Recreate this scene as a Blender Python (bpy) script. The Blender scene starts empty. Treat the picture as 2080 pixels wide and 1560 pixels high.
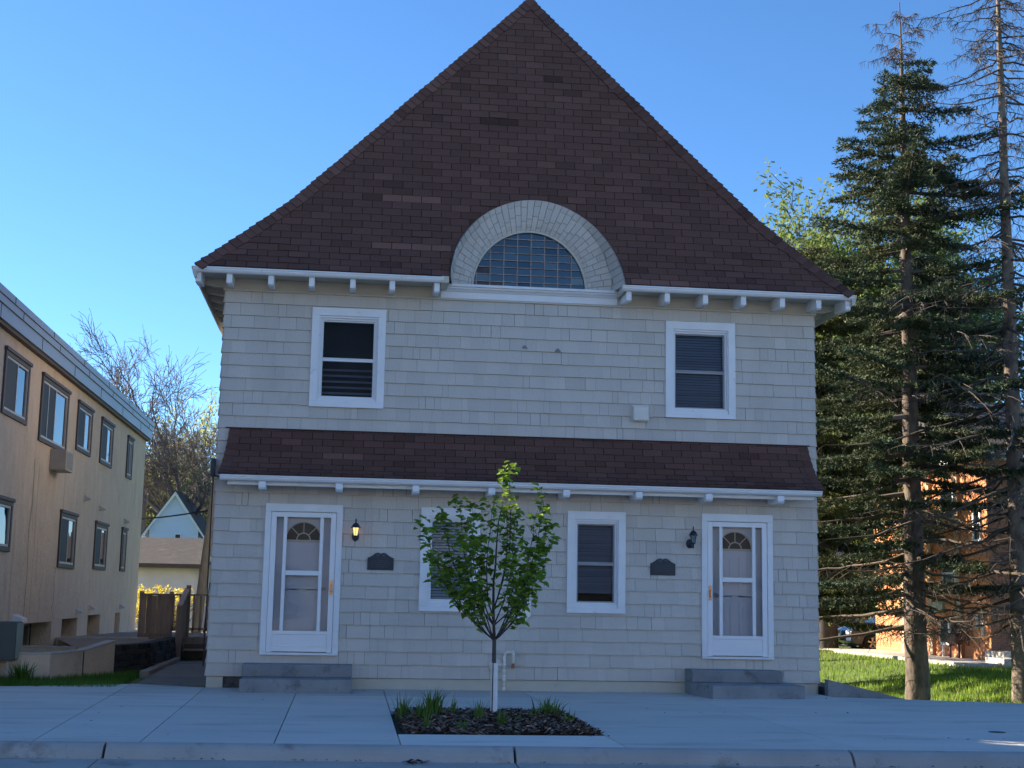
import bpy, math, random
import numpy as np
from mathutils import Vector, Matrix
R = math.radians
SC = bpy.context.scene
COL = SC.collection

# ------------------------------------------------------------------ camera
def make_camera():
    yaw, pit, rol = 0.11434, 0.15357, 0.01884
    cy, sy, cp, sp = math.cos(yaw), math.sin(yaw), math.cos(pit), math.sin(pit)
    fwd = Vector((sy*cp, cy*cp, sp)); right = Vector((cy, -sy, 0)); up = right.cross(fwd)
    c, s = math.cos(rol), math.sin(rol)
    r2 = c*right + s*up; u2 = -s*right + c*up
    cam = bpy.data.objects.new('camera', bpy.data.cameras.new('camera'))
    COL.objects.link(cam)
    m = Matrix((( r2.x, u2.x, -fwd.x, -2.63), (r2.y, u2.y, -fwd.y, -21.11), (r2.z, u2.z, -fwd.z, 1.33), (0, 0, 0, 1)))
    cam.matrix_world = m
    cam.data.sensor_fit = 'HORIZONTAL'; cam.data.sensor_width = 36
    cam.data.lens = 2840/2080*36
    cam.data.clip_start = .1; cam.data.clip_end = 3000
    SC.camera = cam
make_camera()

# ------------------------------------------------------------------ sky, sun, exposure
SUN_AZ, SUN_EL = -60, 24            # azimuth from +Y, negative = towards -X
W = bpy.data.worlds.new('World'); SC.world = W; W.use_nodes = True
wn, wl = W.node_tree.nodes, W.node_tree.links
sky = wn.new('ShaderNodeTexSky'); sky.sky_type = 'NISHITA'; sky.sun_disc = False
sky.sun_elevation = R(SUN_EL); sky.sun_rotation = R(SUN_AZ)
sky.air_density = .7; sky.dust_density = .1; sky.ozone_density = 5.0; sky.altitude = 200
hs = wn.new('ShaderNodeHueSaturation'); hs.inputs['Hue'].default_value = .497; hs.inputs['Saturation'].default_value = 1.06; wl.new(sky.outputs[0], hs.inputs['Color']); vm = wn.new('ShaderNodeVectorMath'); vm.operation = 'MULTIPLY'; vm.inputs[1].default_value = (.90, .94, .96); wl.new(hs.outputs[0], vm.inputs[0]); wl.new(vm.outputs[0], wn['Background'].inputs[0]); wn['Background'].inputs[1].default_value = .088
sd = bpy.data.lights.new('sun', 'SUN'); sd.energy = 5.0; sd.angle = R(.5); sd.color = (1, .86, .68)
sun = bpy.data.objects.new('sun', sd); COL.objects.link(sun)
sdir = Vector((math.sin(R(SUN_AZ))*math.cos(R(SUN_EL)), math.cos(R(SUN_AZ))*math.cos(R(SUN_EL)), math.sin(R(SUN_EL))))
sun.rotation_euler = sdir.to_track_quat('Z', 'Y').to_euler(); sun.location = sdir*60
SC.view_settings.view_transform = 'Standard'; SC.view_settings.look = 'None'
SC.view_settings.gamma = 1; SC.view_settings.exposure = 1.72; SC.view_settings.use_curve_mapping = False
SC.render.film_transparent = False

# ------------------------------------------------------------------ helpers
rnd = random.Random(7)
class MB:
    def __init__(s): s.v = []; s.f = []; s.t = []; s.m = []
    def quad(s, a, b, c, d, t=1., m=0):
        n = len(s.v); s.v += [tuple(a), tuple(b), tuple(c), tuple(d)]; s.f.append((n, n+1, n+2, n+3)); s.t.append(t); s.m.append(m)
    def poly(s, pts, t=1., m=0):
        n = len(s.v); s.v += [tuple(p) for p in pts]; s.f.append(tuple(range(n, n+len(pts)))); s.t.append(t); s.m.append(m)
    def box(s, x0, x1, y0, y1, z0, z1, t=1., m=0):
        n = len(s.v)
        s.v += [(x0,y0,z0),(x1,y0,z0),(x1,y1,z0),(x0,y1,z0),(x0,y0,z1),(x1,y0,z1),(x1,y1,z1),(x0,y1,z1)]
        for f in ((0,3,2,1),(4,5,6,7),(0,1,5,4),(1,2,6,5),(2,3,7,6),(3,0,4,7)):
            s.f.append(tuple(n+i for i in f)); s.t.append(t); s.m.append(m)
    def prism(s, pts, vec, t=1., m=0):
        """closed polygon pts (3d) extruded along vec"""
        n = len(s.v); k = len(pts); vec = Vector(vec)
        s.v += [tuple(p) for p in pts] + [tuple(Vector(p)+vec) for p in pts]
        s.f.append(tuple(n+i for i in range(k))[::-1]); s.f.append(tuple(n+k+i for i in range(k)))
        for i in range(k): s.f.append((n+i, n+(i+1) % k, n+k+(i+1) % k, n+k+i))
        s.t += [t]*(k+2); s.m += [m]*(k+2)
    def tube(s, pts, rad, n=6, t=1., cap=True, m=0):
        pts = [Vector(p) for p in pts]
        if not hasattr(rad, '__len__'): rad = [rad]*len(pts)
        base = len(s.v); ref = None
        for i, p in enumerate(pts):
            d = (pts[min(i+1, len(pts)-1)] - pts[max(i-1, 0)])
            if d.length < 1e-9: d = Vector((0, 0, 1))
            d.normalize()
            if ref is None: ref = d.orthogonal().normalized()
            else:
                ref = ref - d*ref.dot(d)
                ref = ref.normalized() if ref.length > 1e-6 else d.orthogonal().normalized()
            b = d.cross(ref)
            for k in range(n):
                a = 2*math.pi*k/n
                s.v.append(tuple(p + (ref*math.cos(a) + b*math.sin(a))*rad[i]))
        for i in range(len(pts)-1):
            for k in range(n):
                k2 = (k+1) % n
                s.f.append((base+i*n+k, base+i*n+k2, base+(i+1)*n+k2, base+(i+1)*n+k)); s.t.append(t); s.m.append(m)
        if cap:
            s.f.append(tuple(base+k for k in range(n))[::-1]); s.f.append(tuple(base+(len(pts)-1)*n+k for k in range(n))); s.t += [t, t]; s.m += [m, m]
    def lathe(s, prof, c, n=16, axis='z', t=1.):
        base = len(s.v)
        for r, h in prof:
            for k in range(n):
                a = 2*math.pi*k/n; x, y = r*math.cos(a), r*math.sin(a)
                s.v.append((c[0]+x, c[1]+y, c[2]+h) if axis == 'z' else ((c[0]+x, c[1]+h, c[2]+y) if axis == 'y' else (c[0]+h, c[1]+x, c[2]+y)))
        for i in range(len(prof)-1):
            for k in range(n):
                k2 = (k+1) % n
                s.f.append((base+i*n+k, base+i*n+k2, base+(i+1)*n+k2, base+(i+1)*n+k)); s.t.append(t); s.m.append(0)
    def build(s, name, mats, parent=None, smooth=False, bevel=0, loc=None):
        me = bpy.data.meshes.new(name)
        me.from_pydata(s.v, [], s.f)
        if not isinstance(mats, (list, tuple)): mats = [mats]
        for m in mats: me.materials.append(m)
        if len(mats) > 1: me.polygons.foreach_set('material_index', s.m)
        at = me.attributes.new('tint', 'FLOAT', 'FACE'); at.data.foreach_set('value', np.array(s.t, dtype=np.float32))
        if smooth: me.polygons.foreach_set('use_smooth', [True]*len(me.polygons))
        me.update()
        o = bpy.data.objects.new(name, me); COL.objects.link(o)
        if parent:
            o.parent = parent
            o.matrix_parent_inverse = Matrix.Translation(parent.location).inverted() if parent.parent is None and parent.type == 'EMPTY' else Matrix()
        if bevel:
            b = o.modifiers.new('bevel', 'BEVEL'); b.width = bevel; b.segments = 2; b.limit_method = 'ANGLE'; b.angle_limit = R(40)
        return o

def fast_mesh(name, V, k, tint, mat, parent=None):
    """V: (N*k,3) vertices, faces of k verts each"""
    V = np.asarray(V, dtype=np.float32).reshape(-1, 3); n = len(V)//k
    me = bpy.data.meshes.new(name)
    me.vertices.add(n*k); me.vertices.foreach_set('co', V.ravel())
    me.loops.add(n*k); me.loops.foreach_set('vertex_index', np.arange(n*k, dtype=np.int32))
    me.polygons.add(n); me.polygons.foreach_set('loop_start', np.arange(n, dtype=np.int32)*k)
    try: me.polygons.foreach_set('loop_total', np.full(n, k, dtype=np.int32))
    except Exception: pass
    at = me.attributes.new('tint', 'FLOAT', 'FACE'); at.data.foreach_set('value', np.asarray(tint, dtype=np.float32))
    me.materials.append(mat); me.update(calc_edges=True); me.validate()
    o = bpy.data.objects.new(name, me); COL.objects.link(o)
    if parent:
        o.parent = parent
        o.matrix_parent_inverse = Matrix.Translation(parent.location).inverted() if parent.type == 'EMPTY' else Matrix()
    return o

def tag(o, label=None, cat=None, group=None, kind=None):
    if label: o['label'] = label
    if cat: o['category'] = cat
    if group: o['group'] = group
    if kind: o['kind'] = kind
    return o
def thing(name, loc, label, cat, group=None):
    o = bpy.data.objects.new(name, None); COL.objects.link(o); o.location = loc; o.empty_display_size = .2
    return tag(o, label, cat, group)
def dup(root, delta=None, rotz=0, scale=1, label=None, loc=None):
    r = root.copy(); COL.objects.link(r)
    r.location = loc if loc is not None else Vector(root.location) + Vector(delta)
    r.rotation_euler = (0, 0, rotz); r.scale = (scale,)*3
    if label: r['label'] = label
    for ch in list(root.children):
        c = ch.copy(); COL.objects.link(c); c.parent = r; c.matrix_parent_inverse = ch.matrix_parent_inverse.copy()
        for g in ch.children:
            d = g.copy(); COL.objects.link(d); d.parent = c; d.matrix_parent_inverse = g.matrix_parent_inverse.copy()
    return r

# ------------------------------------------------------------------ materials
def mat(name, col, rough=.7, col2=None, scale=4., bump=0., bscale=40., metal=0., spec=.4, tint=True, stretch=(1,1,1),
        emit=None, estr=0, dark=None, darks=1.2, darkt=.55, trans=0., detail=6, noise_w=.5, spots=0):
    m = bpy.data.materials.new(name); m.use_nodes = True
    n, l = m.node_tree.nodes, m.node_tree.links
    p = n['Principled BSDF']; p.inputs['Roughness'].default_value = rough; p.inputs['Metallic'].default_value = metal
    p.inputs['Specular IOR Level'].default_value = spec
    tc = n.new('ShaderNodeTexCoord'); mp = n.new('ShaderNodeMapping'); mp.inputs['Scale'].default_value = stretch
    l.new(tc.outputs['Object'], mp.inputs[0])
    no = n.new('ShaderNodeTexNoise'); no.inputs['Scale'].default_value = scale; no.inputs['Detail'].default_value = detail
    l.new(mp.outputs[0], no.inputs[0])
    mx = n.new('ShaderNodeMix'); mx.data_type = 'RGBA'
    mx.inputs[6].default_value = (*col, 1); mx.inputs[7].default_value = (*(col2 or [c*.8 for c in col]), 1)
    cr = n.new('ShaderNodeMapRange'); cr.inputs[1].default_value = .5-noise_w/2; cr.inputs[2].default_value = .5+noise_w/2
    l.new(no.outputs[0], cr.inputs[0]); l.new(cr.outputs[0], mx.inputs[0])
    out = mx.outputs[2]
    if dark:
        n2 = n.new('ShaderNodeTexNoise'); n2.inputs['Scale'].default_value = darks; n2.inputs['Detail'].default_value = 8; n2.inputs['Roughness'].default_value = .65
        l.new(mp.outputs[0], n2.inputs[0])
        c2 = n.new('ShaderNodeMapRange'); c2.inputs[1].default_value = darkt; c2.inputs[2].default_value = darkt+.14
        l.new(n2.outputs[0], c2.inputs[0])
        m2 = n.new('ShaderNodeMix'); m2.data_type = 'RGBA'; m2.inputs[7].default_value = (*dark, 1)
        l.new(c2.outputs[0], m2.inputs[0]); l.new(out, m2.inputs[6]); out = m2.outputs[2]
    if spots:
        n3 = n.new('ShaderNodeTexNoise'); n3.inputs['Scale'].default_value = spots; n3.inputs['Detail'].default_value = 3; l.new(tc.outputs['Object'], n3.inputs[0])
        c3 = n.new('ShaderNodeMapRange'); c3.inputs[1].default_value = .68; c3.inputs[2].default_value = .74; c3.inputs[4].default_value = .5; l.new(n3.outputs[0], c3.inputs[0])
        m3 = n.new('ShaderNodeMix'); m3.data_type = 'RGBA'; m3.inputs[7].default_value = (*[c*.45 for c in col], 1); l.new(c3.outputs[0], m3.inputs[0]); l.new(out, m3.inputs[6]); out = m3.outputs[2]
    if tint:
        at = n.new('ShaderNodeAttribute'); at.attribute_name = 'tint'
        mu = n.new('ShaderNodeVectorMath'); mu.operation = 'SCALE'
        l.new(out, mu.inputs[0]); l.new(at.outputs['Fac'], mu.inputs['Scale']); out = mu.outputs[0]
    l.new(out, p.inputs['Base Color'])
    if bump:
        nb = n.new('ShaderNodeTexNoise'); nb.inputs['Scale'].default_value = bscale; nb.inputs['Detail'].default_value = 5
        l.new(mp.outputs[0], nb.inputs[0])
        bp = n.new('ShaderNodeBump'); bp.inputs['Strength'].default_value = bump; bp.inputs['Distance'].default_value = .02
        l.new(nb.outputs[0], bp.inputs['Height']); l.new(bp.outputs[0], p.inputs['Normal'])
    if emit:
        p.inputs['Emission Color'].default_value = (*emit, 1); p.inputs['Emission Strength'].default_value = estr
    if trans:
        tr = n.new('ShaderNodeBsdfTranslucent'); l.new(out, tr.inputs[0]); ms = n.new('ShaderNodeMixShader'); ms.inputs[0].default_value = trans
        l.new(p.outputs[0], ms.inputs[1]); l.new(tr.outputs[0], ms.inputs[2]); l.new(ms.outputs[0], n['Material Output'].inputs[0])
    return m

def glass_mat(name, tintc=(.8,.85,.9), refl=1.0, rough=.02, wave=0., base=.08):
    m = bpy.data.materials.new(name); m.use_nodes = True
    n, l = m.node_tree.nodes, m.node_tree.links; n.remove(n['Principled BSDF'])
    g = n.new('ShaderNodeBsdfGlossy'); g.inputs['Roughness'].default_value = rough; g.inputs['Color'].default_value = (refl,)*3+(1,)
    t = n.new('ShaderNodeBsdfTransparent'); t.inputs[0].default_value = (*tintc, 1)
    fr = n.new('ShaderNodeLayerWeight'); fr.inputs[0].default_value = .35
    mr = n.new('ShaderNodeMapRange'); mr.inputs[3].default_value = base; mr.inputs[4].default_value = .9
    l.new(fr.outputs['Fresnel'], mr.inputs[0])
    ms = n.new('ShaderNodeMixShader'); l.new(mr.outputs[0], ms.inputs[0]); l.new(t.outputs[0], ms.inputs[1]); l.new(g.outputs[0], ms.inputs[2])
    l.new(ms.outputs[0], n['Material Output'].inputs[0])
    if wave:
        tc = n.new('ShaderNodeTexCoord'); nb = n.new('ShaderNodeTexNoise'); nb.inputs['Scale'].default_value = 2.2; nb.inputs['Detail'].default_value = 1
        l.new(tc.outputs['Object'], nb.inputs[0]); bp = n.new('ShaderNodeBump'); bp.inputs['Strength'].default_value = wave; bp.inputs['Distance'].default_value = .05
        l.new(nb.outputs[0], bp.inputs['Height']); l.new(bp.outputs[0], g.inputs['Normal']); l.new(bp.outputs[0], fr.inputs['Normal'])
    return m

def brick_mat(name, c1, c2, mortar, bw=.215, bh=.075, ms=.012, rot=(0,0,0), bump=.3):
    m = bpy.data.materials.new(name); m.use_nodes = True
    n, l = m.node_tree.nodes, m.node_tree.links; p = n['Principled BSDF']; p.inputs['Roughness'].default_value = .85
    tc = n.new('ShaderNodeTexCoord'); mp = n.new('ShaderNodeMapping'); mp.inputs['Rotation'].default_value = rot
    l.new(tc.outputs['Object'], mp.inputs[0])
    b = n.new('ShaderNodeTexBrick'); b.inputs['Color1'].default_value = (*c1,1); b.inputs['Color2'].default_value = (*c2,1); b.inputs['Mortar'].default_value = (*mortar,1)
    b.inputs['Scale'].default_value = 1; b.inputs['Brick Width'].default_value = bw; b.inputs['Row Height'].default_value = bh; b.inputs['Mortar Size'].default_value = ms
    l.new(mp.outputs[0], b.inputs[0])
    no = n.new('ShaderNodeTexNoise'); no.inputs['Scale'].default_value = 3; no.inputs['Detail'].default_value = 8; l.new(tc.outputs['Object'], no.inputs[0])
    mr = n.new('ShaderNodeMapRange'); mr.inputs[3].default_value = .75; mr.inputs[4].default_value = 1.25; l.new(no.outputs[0], mr.inputs[0])
    mu = n.new('ShaderNodeVectorMath'); mu.operation = 'SCALE'; l.new(b.outputs[0], mu.inputs[0]); l.new(mr.outputs[0], mu.inputs['Scale'])
    l.new(mu.outputs[0], p.inputs['Base Color'])
    bp = n.new('ShaderNodeBump'); bp.inputs['Strength'].default_value = bump; bp.inputs['Distance'].default_value = .01; bp.invert = True
    l.new(b.outputs['Fac'], bp.inputs['Height']); l.new(bp.outputs[0], p.inputs['Normal'])
    return m

M = {}
M['shingle'] = mat('painted_cedar', (.575,.53,.475), .75, (.525,.485,.435), .7, bump=.35, bscale=26, stretch=(3.2,3.2,.55), dark=(.46,.43,.385), darks=1.5, darkt=.63, noise_w=.4)
M['trimb'] = mat('beige_trim', (.56,.52,.43), .6, (.50,.46,.38), 3, bump=.08, dark=(.36,.33,.28), darks=3, darkt=.66)
M['white'] = mat('white_trim', (.80,.81,.82), .5, (.72,.73,.74), 3, bump=.12, bscale=12, dark=(.46,.43,.39), darks=5, darkt=.635)
M['door'] = mat('white_storm_metal', (.80,.81,.83), .35, (.75,.76,.78), 2)
M['idoor'] = mat('inner_door_paint', (.66,.68,.73), .5, (.60,.62,.67), 2)
M['roof'] = mat('asphalt_shingle', (.155,.080,.063), .95, (.112,.058,.048), 160, bump=.5, bscale=300, noise_w=.35, spec=.2)
M['hole'] = mat('dark_gap', (.015,.015,.017), .9)
M['screen'] = mat('insect_screen', (.030,.036,.050), .6, (.02,.025,.035), 2, spec=.25)
M['frame_gray'] = mat('screen_frame', (.34,.35,.37), .5)
M['blind'] = mat('vinyl_blind', (.56,.64,.68), .6, (.55,.57,.60), 3)
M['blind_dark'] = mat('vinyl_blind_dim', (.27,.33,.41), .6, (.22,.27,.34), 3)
M['glass'] = glass_mat('window_glass', refl=.5, base=.03, wave=.04)
M['glass_storm'] = glass_mat('storm_glass', tintc=(.95,.97,1.0), refl=.26, base=.0, wave=.02)
M['glass_dark'] = glass_mat('screened_glass', tintc=(.66,.71,.78), base=.03, rough=.25, refl=.13)
M['glass_lead'] = glass_mat('leaded_glass', tintc=(.2,.25,.35), base=.05, rough=.02, wave=.10)
M['came'] = mat('lead_came', (.24,.15,.12), .6, (.38,.30,.27), 8)
M['brass'] = mat('brass', (.65,.33,.16), .35, metal=.9)
M['iron'] = mat('black_cast_iron', (.022,.027,.042), .5, (.03,.036,.05), 12)
M['plaque'] = mat('dark_bronze', (.030,.036,.045), .55, (.045,.05,.06), 40, bump=.4, bscale=60)
M['relief'] = mat('worn_bronze', (.075,.085,.10), .5, (.05,.055,.065), 30)
M['sign'] = mat('cream_sign', (.90,.86,.76), .6, (.84,.80,.70), 5)
M['ink'] = mat('brown_ink', (.22,.17,.14), .7)
M['conc'] = mat('sidewalk_concrete', (.62,.605,.565), .85, (.52,.51,.475), .8, bump=.25, bscale=90, dark=(.42,.415,.39), darks=1.1, darkt=.53, stretch=(.42,1.6,1), spots=7)
M['conc2'] = mat('old_concrete', (.30,.31,.32), .9, (.20,.21,.22), 2.5, bump=.5, bscale=40, dark=(.14,.145,.15), darks=4, darkt=.54, spots=11)
M['curb'] = mat('curb_concrete', (.41,.415,.40), .88, (.32,.325,.31), 1.6, bump=.35, bscale=60, dark=(.22,.215,.20), darks=2.2, darkt=.56, spots=9)
M['asphalt'] = mat('asphalt', (.115,.11,.105), .92, (.09,.085,.08), 30, bump=.4, bscale=150)
M['soil'] = mat('joint_dirt', (.05,.045,.04), .95)
M['path'] = mat('path_concrete', (.27,.22,.175), .9, (.20,.165,.13), 3, bump=.3, bscale=50, dark=(.09,.075,.06), darks=2.5, darkt=.58)
M['stone'] = brick_mat('split_stone', (.050,.045,.042), (.025,.023,.024), (.008,.008,.01), .38, .15, .012, (R(90),0,0), bump=.9)
M['fstone'] = mat('foundation_stone', (.13,.13,.125), .9, (.05,.05,.05), 9, bump=.8, bscale=12)
M['stucco'] = mat('tan_stucco', (.72,.60,.475), .9, (.60,.50,.39), 4.5, bump=.9, bscale=26, stretch=(1,1,.45), dark=(.52,.42,.32), darks=1.3, darkt=.58)
M['stucco2'] = mat('tan_stucco_low', (.72,.55,.40), .9, (.60,.46,.34), 4, bump=.8, bscale=26, dark=(.45,.34,.25), darks=1.5, darkt=.56)
M['cap'] = mat('stucco_cap', (.50,.47,.43), .8, (.40,.37,.33), 4)
M['crack'] = mat('dark_crack', (.10,.07,.05), .9)
M['fascia'] = mat('metal_fascia', (.28,.31,.35), .42, (.24,.27,.31), 1.2, metal=.35)
M['brownframe'] = mat('brown_window_trim', (.085,.060,.052), .6, (.065,.045,.04), 4)
M['alu'] = mat('aluminium_sash', (.52,.50,.46), .45)
M['ac'] = mat('beige_metal', (.42,.36,.29), .5)
M['gdark'] = glass_mat('apartment_glass', tintc=(.25,.28,.30), base=.12, rough=.01, wave=.03)
M['room'] = mat('dark_room', (.03,.035,.045), .9)
M['utility'] = mat('utility_green', (.085,.105,.10), .6, (.07,.085,.085), 3)
M['utility2'] = mat('utility_side', (.30,.33,.26), .6)
M['wood'] = mat('stained_deck_wood', (.33,.245,.19), .85, (.23,.17,.135), 4, bump=.4, bscale=20, stretch=(6,6,1))
M['pole'] = mat('weathered_pole', (.55,.45,.32), .9, (.38,.30,.21), 6, bump=.5, bscale=25, stretch=(5,5,.6))
M['cable'] = mat('black_cable', (.012,.012,.014), .6)
M['gwall'] = mat('white_garage_wall', (.80,.81,.84), .8, (.55,.56,.6), 1.2, dark=(.45,.45,.47), darks=.8)
M['groof'] = mat('old_brown_roof', (.085,.076,.072), .95, (.055,.050,.048), 6, bump=.5, bscale=80, dark=(.12,.10,.085), darks=2)
M['blue'] = mat('blue_siding', (.62,.71,.84), .6, (.58,.67,.80), 2)
M['blind_win'] = mat('dark_window', (.02,.025,.035), .25, spec=.3)
M['bark'] = mat('grey_bark', (.10,.085,.075), .95, (.06,.05,.045), 9, bump=.8, bscale=18, stretch=(1,1,.4))
M['bark_far'] = mat('far_bark', (.15,.122,.112), .95, (.11,.09,.085), 3)
M['bark_spr'] = mat('spruce_bark', (.20,.155,.12), .95, (.045,.038,.036), 7, bump=1., bscale=14, stretch=(1,1,.5))
M['bark_dead'] = mat('dead_bark', (.26,.21,.165), .95, (.09,.072,.06), 6, bump=1., bscale=12, stretch=(1,1,.5), dark=(.08,.06,.05), darks=4)
M['bark_sap'] = mat('sapling_bark', (.10,.085,.085), .8, (.06,.05,.05), 14)
M['guard'] = mat('white_trunk_guard', (.80,.81,.83), .5)
M['needle'] = mat('spruce_needles', (.045,.080,.050), .7, (.080,.088,.036), .9, trans=.12, spec=.2)
M['needle2'] = mat('olive_needles', (.080,.098,.034), .7, (.115,.115,.040), .8, trans=.15, spec=.2)
M['deadtwig'] = mat('dead_twigs', (.13,.10,.075), .9, (.08,.06,.045), 3)
M['leaf'] = mat('maple_leaf', (.165,.28,.036), .5, (.22,.34,.045), 3, trans=.42, spec=.35)
M['budleaf'] = mat('budding_leaf', (.44,.42,.13), .6, (.34,.36,.11), 1, trans=.4)
M['budleaf2'] = mat('spring_leaf', (.20,.25,.055), .6, (.14,.19,.045), 1, trans=.35)
M['forsythia'] = mat('forsythia_bloom', (.78,.62,.06), .6, (.60,.52,.07), 3, trans=.35)
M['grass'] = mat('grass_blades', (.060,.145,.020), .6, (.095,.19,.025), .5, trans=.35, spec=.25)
M['grass_lit'] = mat('bank_grass', (.155,.275,.022), .6, (.24,.34,.04), .6, trans=.35, spec=.25)  # brighter copy of the grass, sunlit look put into its colour
M['grass_dry'] = mat('dry_stalks', (.36,.30,.18), .8)
M['turf'] = mat('turf', (.070,.120,.022), .95, (.10,.15,.03), 1.2, bump=.6, bscale=30, dark=(.06,.055,.03), darks=.8, darkt=.58)
M['lily'] = mat('daylily_blade', (.075,.165,.028), .5, (.13,.20,.035), 2, trans=.3, spec=.35)
M['mulch'] = mat('bark_mulch', (.055,.035,.025), .95, (.02,.014,.012), 25, bump=1., bscale=60)
M['chip'] = mat('mulch_chip', (.13,.085,.06), .9, (.05,.033,.026), 8)
M['pipe'] = mat('painted_pipe', (.86,.82,.72), .6, (.66,.62,.54), 12)
M['rust'] = mat('rusty_brass', (.34,.15,.07), .7)
M['vent'] = mat('beige_vent', (.74,.70,.63), .6)
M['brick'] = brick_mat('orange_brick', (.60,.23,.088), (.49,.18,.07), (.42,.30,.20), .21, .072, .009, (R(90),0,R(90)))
M['brick_shade'] = brick_mat('orange_brick_shaded', (.36,.13,.055), (.28,.10,.045), (.26,.18,.13), .21, .072, .009, (R(90),0,0))  # darker copy of the orange brick, the front's shade put into its colour
M['redpaint'] = mat('dark_red_metal', (.13,.018,.015), .5, (.09,.013,.012), 8)
M['silver'] = mat('silver_paint', (.42,.45,.50), .3, metal=.5)
M['bluepaint'] = mat('dark_blue_paint', (.05,.07,.12), .25, spec=.6)
M['whitepaint'] = mat('white_paint', (.75,.76,.78), .3, spec=.6)
M['tyre'] = mat('tyre', (.015,.015,.015), .85)
M['rim'] = mat('alloy', (.55,.56,.58), .3, metal=.7)
M['autoglass'] = mat('auto_glass', (.012,.015,.02), .08, spec=.8)
M['red'] = mat('red_lens', (.45,.02,.015), .3)
M['clear'] = mat('clear_lens', (.75,.76,.78), .15)
M['paper'] = mat('paper', (.78,.78,.76), .8)
M['bulb'] = mat('lit_bulb', (1,.8,.5), .5, emit=(1,.62,.22), estr=7)
M['glass_lamp'] = mat('amber_lantern_glass', (.75,.52,.25), .3, emit=(1,.50,.16), estr=.55)
M['glass_lamp_off'] = glass_mat('clear_lantern_glass', tintc=(.75,.8,.82), base=.15)
M['castcover'] = mat('cast_iron_cover', (.05,.05,.055), .7, bump=.6, bscale=70)
M['ctree'] = M['needle']

# ------------------------------------------------------------------ ground
def smooth(a, b, x):
    t = min(1, max(0, (x-a)/(b-a))); return t*t*(3-2*t)
def ground_z(x, y):
    z = -.07
    if y < -7.9: return -.35
    if x > 4.7:
        dip = smooth(4.9, 8.2, x) * smooth(-2.2, 1.5, y)
        up = smooth(8.6, 15.2, x) + .55*smooth(16, 30, y)*(1-smooth(8.6, 15.2, x))
        up = min(1, up)
        z = -.07 - .93*dip + .70*up*dip
        z += .05*math.sin(x*1.3+y*.7)*dip*(1-up)
    if x < -5.9 and y > 3.4:
        pass
    return z
def build_ground():
    xs = list(np.arange(-30, 40.01, .8)); ys = list(np.arange(-60, -9, 6)) + [-8.6, -8.3, -7.6, -6] + list(np.arange(-5, 60.01, .8))
    xs = [-900, -400, -150, -70] + xs + [70, 150, 400, 900]; ys = [-900, -300, -120] + ys + [90, 150, 300, 900]
    mb = MB(); nx, ny = len(xs), len(ys)
    for y in ys:
        for x in xs: mb.v.append((x, y, ground_z(x, y)))
    for j in range(ny-1):
        for i in range(nx-1):
            a = j*nx+i; mb.f.append((a, a+1, a+nx+1, a+nx)); mb.t.append(1); mb.m.append(0)
    tag(mb.build('ground', M['turf'], smooth=True), kind='structure')
build_ground()
def curb_y(x): return -8.07 - .041*(x+1.07)
# road: concrete gutter pan then asphalt
mb = MB()
for x0, x1 in ((-60,-4.76),(-4.75,-1.05),(-1.04,2.12),(2.13,6),(6.01,40)):
    mb.quad((x0, curb_y(x0)-.75, -.150), (x1, curb_y(x1)-.75, -.150), (x1, curb_y(x1)+.03, -.125), (x0, curb_y(x0)+.03, -.125), rnd.uniform(.93, 1.02))
tag(mb.build('gutter_pan', M['curb']), kind='structure')
mb = MB(); mb.quad((-200, -33, -.20), (200, -33, -.20), (200, -8.5, -.20), (-200, -8.5, -.20)); mb.quad((-200,-33,-.2),(200,-33,-.2),(200,-33,-.5),(-200,-33,-.5))
for x0, x1 in ((-200,-60),(-60,40),(40,200)):
    mb.quad((x0,-33,-.155),(x1,-33,-.155),(x1,curb_y(x1 if abs(x1)<70 else 0)-.752,-.155),(x0,curb_y(x0 if abs(x0)<70 else 0)-.752,-.155))
tag(mb.build('road', M['asphalt']), kind='structure')
# curb
mb = MB()
prof = [(.16, -.02), (.16, .0), (.09, .0), (.05, -.004), (.015, -.016), (-.02, -.040), (-.05, -.075), (-.075, -.115), (-.10, -.16), (-.10, -.25), (.16, -.25)]
cj = [-60, -14.3, -11.1, -7.9, -4.72, -1.045, 2.10, 5.3, 8.5, 11.7, 40]
for i in range(len(cj)-1):
    x0, x1 = cj[i]+.012, cj[i+1]-.012
    t = rnd.uniform(.93, 1.05)
    mb.prism([(x0, curb_y(x0)+a, b) for a, b in prof], (x1-x0, curb_y(x1)-curb_y(x0), 0), t)
tag(mb.build('curb', M['curb'], bevel=.006), kind='structure')
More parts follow.
